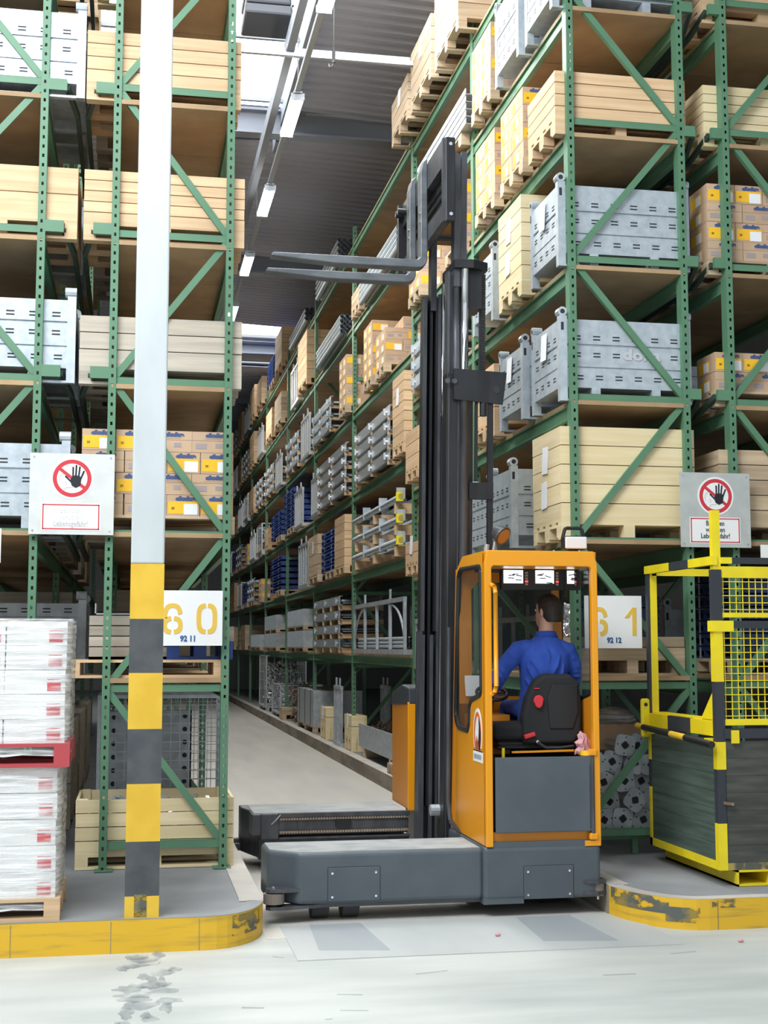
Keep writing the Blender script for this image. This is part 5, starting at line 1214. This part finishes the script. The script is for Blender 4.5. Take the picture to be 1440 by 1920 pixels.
mb = jk.build('overall_jacket', 'blue', dr); fuse(mb, .0085, 5)
mb = MB()
for k in range(13):
    pass
col = MB(); col.loft([ring(.04, .0, .650, .094, .086, 24, 0, -.004), ring(.04, .0, .682, .080, .078, 24, 0, -.006), ring(.041, .002, .694, .076, .075, 24, 0, -.006)], caps=False); c_ = col.build('collar', 'blue', dr, smooth=True); sm_ = c_.modifiers.new('thick', 'SOLIDIFY'); sm_.thickness = .008
tr_ = MB()
tr_.loft([ring(0, .0, -.0, .17, .13, 24), ring(0, 0, .1, .175, .125, 24)])
for s in (-1, 1): limb(tr_, [(s * .09, .0, .085), (s * .13 - .03, .36, .10), (s * .13 - .04, .42, -.32)], [.095, .08, .066], 16)
t_ = tr_.build('trousers', 'trouser', dr); fuse(t_, .012, 4)
for s in (-1, 1):
    b_ = MB(); x = s * .13 - .04; limb(b_, [(x, .40, -.36), (x, .44, -.80 + .02), (x, .50, -.81)], [.05, .045, .045], 12); b_.ell((x, .52, -.815), (.048, .12, .04), 14, 8); q_ = b_.build('boot', 'black', dr); fuse(q_, .012, 3)
# hair: cap over the back of the head, clear of face and ears
hr = MB()
rows = [(-.075, -.052, .050, .062), (-.045, -.042, .066, .074), (-.01, -.034, .078, .081), (.03, -.022, .088, .083), (.065, -.010, .090, .080), (.10, -.004, .074, .064), (.128, -.004, .035, .03)]
hr.loft([[tuple(H(f0 + rf * cos(2 * pi * k / n), rs * sin(2 * pi * k / n), u)) for k in range(n)] for u, f0, rf, rs in rows])
hr.ell(H(.045, 0, .092), (.05, .05, .035), 14, 8)
for s in (-1, 1): limb(hr, [H(.018, s * .066, .05), H(.018, s * .070, .015), H(.018, s * .069, -.015)], [.016, .012, .006], 8)
h_ = hr.build('hair', 'hair', dr); fuse(h_, .006, 3)
for s in (-1, 1):
    MB().ell(H(.082, s * .032, .012), (.011, .011, .008), 10, 8).build('eye', 'white', dr); MB().ell(H(.091, s * .032, .012), (.005, .005, .005), 8, 6).build('pupil', 'ink', dr)
    MB().bar(H(.092, s * .018, .032), H(.082, s * .05, .032), .008, .008).build('eyebrow', 'hair', dr)
MB().bar(H(.100, -.022, -.058), H(.100, .022, -.058), .006, .007).build('lips', 'pink', dr)

# ------------------------------------------------------------------ yellow work cage
G = thing('work_cage', 'yellow and black man cage with mesh sides and green plywood panels', 'cage', (4.25, 9.39, KH))
X1, Y1 = 1.35, 1.33
def cb(nm, mat, x0, y0, z0, x1, y1, z1, **k): return MB().box(x0, y0, z0 - KH, x1, y1, z1 - KH).build(nm, mat, G, **k)
for x in (.12, .9):
    mb = MB(); mb.box(x, -.02, .0, x + .26, Y1, .014); mb.box(x, -.02, .10, x + .26, Y1, .114); mb.box(x, -.02, .0, x + .014, Y1, .114); mb.box(x + .246, -.02, 0, x + .26, Y1, .114); mb.build('fork_pocket', 'cagey', G)
cb('base_frame', 'cagey', -.01, -.01, .325, .03, Y1, .385); cb('base_frame', 'wornmetal', .03, -.01, .325, X1, .03, .375); cb('base_frame', 'cagey', .03, Y1 - .04, .325, X1, Y1, .375); cb('base_plate', 'plywn', .03, .03, .355, X1, Y1 - .04, .375)
# corner posts in painted bands
def banded(x, y, segs, w=.055, nm='corner_post'):
    for z0, z1, c in segs: cb(nm, 'cagey' if c == 'y' else 'black', x, y, z0, x + w, y + w, z1)
cb('corner_post', 'cagey', -.012, -.012, .325, .055, .05, .66); cb('corner_post', 'dark', -.01, -.01, .66, .055, .05, 1.05); cb('corner_post', 'cagey', -.012, -.012, 1.05, .06, .05, 1.25)
cb('corner_post', 'dark', -.01, -.01, 1.25, .06, .05, 1.69); cb('corner_post', 'cagey', -.014, -.012, 1.69, .058, .05, 2.10); cb('corner_post', 'dark', -.014, -.012, 2.14, .058, .05, 2.52)
cb('collar', 'cagey', -.03, -.025, 2.06, .14, .06, 2.14); cb('corner_post', 'cagey', -.002, -.0, 2.52, .06, .05, 2.965)
for z0, z1, c in ((.325, .80, 'cagey'), (.80, 1.02, 'dark'), (1.02, 1.30, 'cagey')): cb('rear_post', c, -.01, Y1 - .05, z0, .04, Y1, z1)
cb('rear_post', 'dark', -.012, Y1 - .05, 1.30, .01, Y1, 2.58); cb('rear_post', 'cagey', .01, Y1 - .05, 1.30, .07, Y1, 2.58); cb('rear_post', 'cagey', X1 - .05, Y1 - .05, .325, X1, Y1, 2.58); cb('rear_post', 'dark', X1 - .05, 0, .325, X1, .05, 2.58)
# top rails
for y0, y1, c in ((-.01, .42, 'cagey'), (.42, .80, 'dark'), (.80, Y1, 'cagey')): cb('side_top_rail', c, -.02, y0, 2.555, .03, y1, 2.62)
cb('rear_top_rail', 'cagey', .03, Y1 - .05, 2.54, X1, Y1, 2.60)
for x0, x1, c in ((.06, .145, 'cagey'), (.145, .55, 'dark'), (.55, .8, 'cagey'), (.8, X1, 'dark')): cb('front_top_rail', c, x0, -.012, 2.565, x1, .03, 2.612)
cb('front_rail', 'cagey', .058, -.005, 2.46, X1, .03, 2.545); cb('front_rail', 'cagey', .058, -.005, 2.165, X1, .03, 2.20); cb('front_rail', 'cagey', .058, -.005, 1.37, X1, .03, 1.415)
for x0, x1, c in ((.13, .5, 'dark'), (.5, .8, 'cagey'), (.8, X1, 'dark')): cb('front_rail', c, x0, -.02, 2.085, x1, .03, 2.14)
for z0, z1 in ((2.2, 2.46), (1.415, 2.085)):
    nx = int((X1 - .06) / .052)
    for i in range(nx): cb('mesh_wire', 'cagey', .075 + i * .052, .008, z0 - .04, .081 + i * .052, .013, z1 + .02)
    nz = int((z1 - z0) / .052)
    for i in range(nz + 1): cb('mesh_wire', 'cagey', .05, .004, z0 + .02 + i * .052, X1, .009, z0 + .026 + i * .052)
# lower boards
n = 7
for i in range(n):
    z0 = .385 + i * .126; cb('plywood_board', 'ply', -.004, .05, z0, .012, Y1 - .05, z0 + .124)
for i in range(n):
    z0 = .375 + i * .126; cb('plywood_board', 'plywn', .06, -.004, z0, X1, .012, z0 + .1245)
cb('front_foot_rail', 'dark', .05, -.02, 1.275, X1, .03, 1.345); cb('tag', 'cagey', .10, -.03, 1.24, .16, -.018, 1.335)
for y0, y1, c in ((.05, .45, 'cagey'), (.45, .9, 'dark'), (.9, Y1 - .05, 'cagey')): cb('side_band', c, -.015, y0, 1.29, .01, y1, 1.40)
cb('side_band_shelf', 'cagey', .01, .05, 1.39, .12, Y1 - .05, 1.41)
MB().prism([(.28, 1.41 - KH), (.06, 1.41 - KH), (.06, 1.62 - KH)], 'x', .0, .02).build('gusset', 'cagey', G)
bar = [(-.07, -.06, 1.235), (-.07, .42, 1.255), (-.07, .70, 1.265), (-.07, 1.28, 1.285), (-.07, 1.42, 1.29)]
for i, c in enumerate(('black', 'bandy', 'black', 'bandy')):
    a, b = bar[i], bar[i + 1]; MB().cyl((a[0], a[1], a[2] - KH), (b[0], b[1], b[2] - KH), .026, 12).build('bumper_bar', c, G, smooth=False)
MB().box(-.09, Y1 - .06, 1.2 - KH, -.01, Y1 - .02, 1.52 - KH).build('hook_lug', 'cagey', G, bevel=.02); MB().cyl((-.05, Y1 - .063, 1.47 - KH), (-.05, Y1 - .059, 1.47 - KH), .016, 10).build('lug_hole', 'slot', G)
for y in (.05, 1.2): MB().box(-.07, y, 1.235 - KH, 0, y + .03, 1.275 - KH).build('bumper_bracket', 'cagey', G)
MB().bar((.10, -.03, .80 - KH), (.03, -.02, .81 - KH), .03, .02).build('latch', 'rust', G)
# litter
for i, (x, y, w) in enumerate(((2.46, 9.0, 'near the truck'), (4.0, 8.55, 'below the cage kerb'))):
    o = put('paper_scrap', MB().ell((0, 0, .012), (.022, .014, .012), 7, 5).mesh('paper_scrap', 'pink'), None, (x, y, .006 if i == 0 else 0)); tag(o, 'tiny crumpled scrap on the floor ' + w, 'litter')
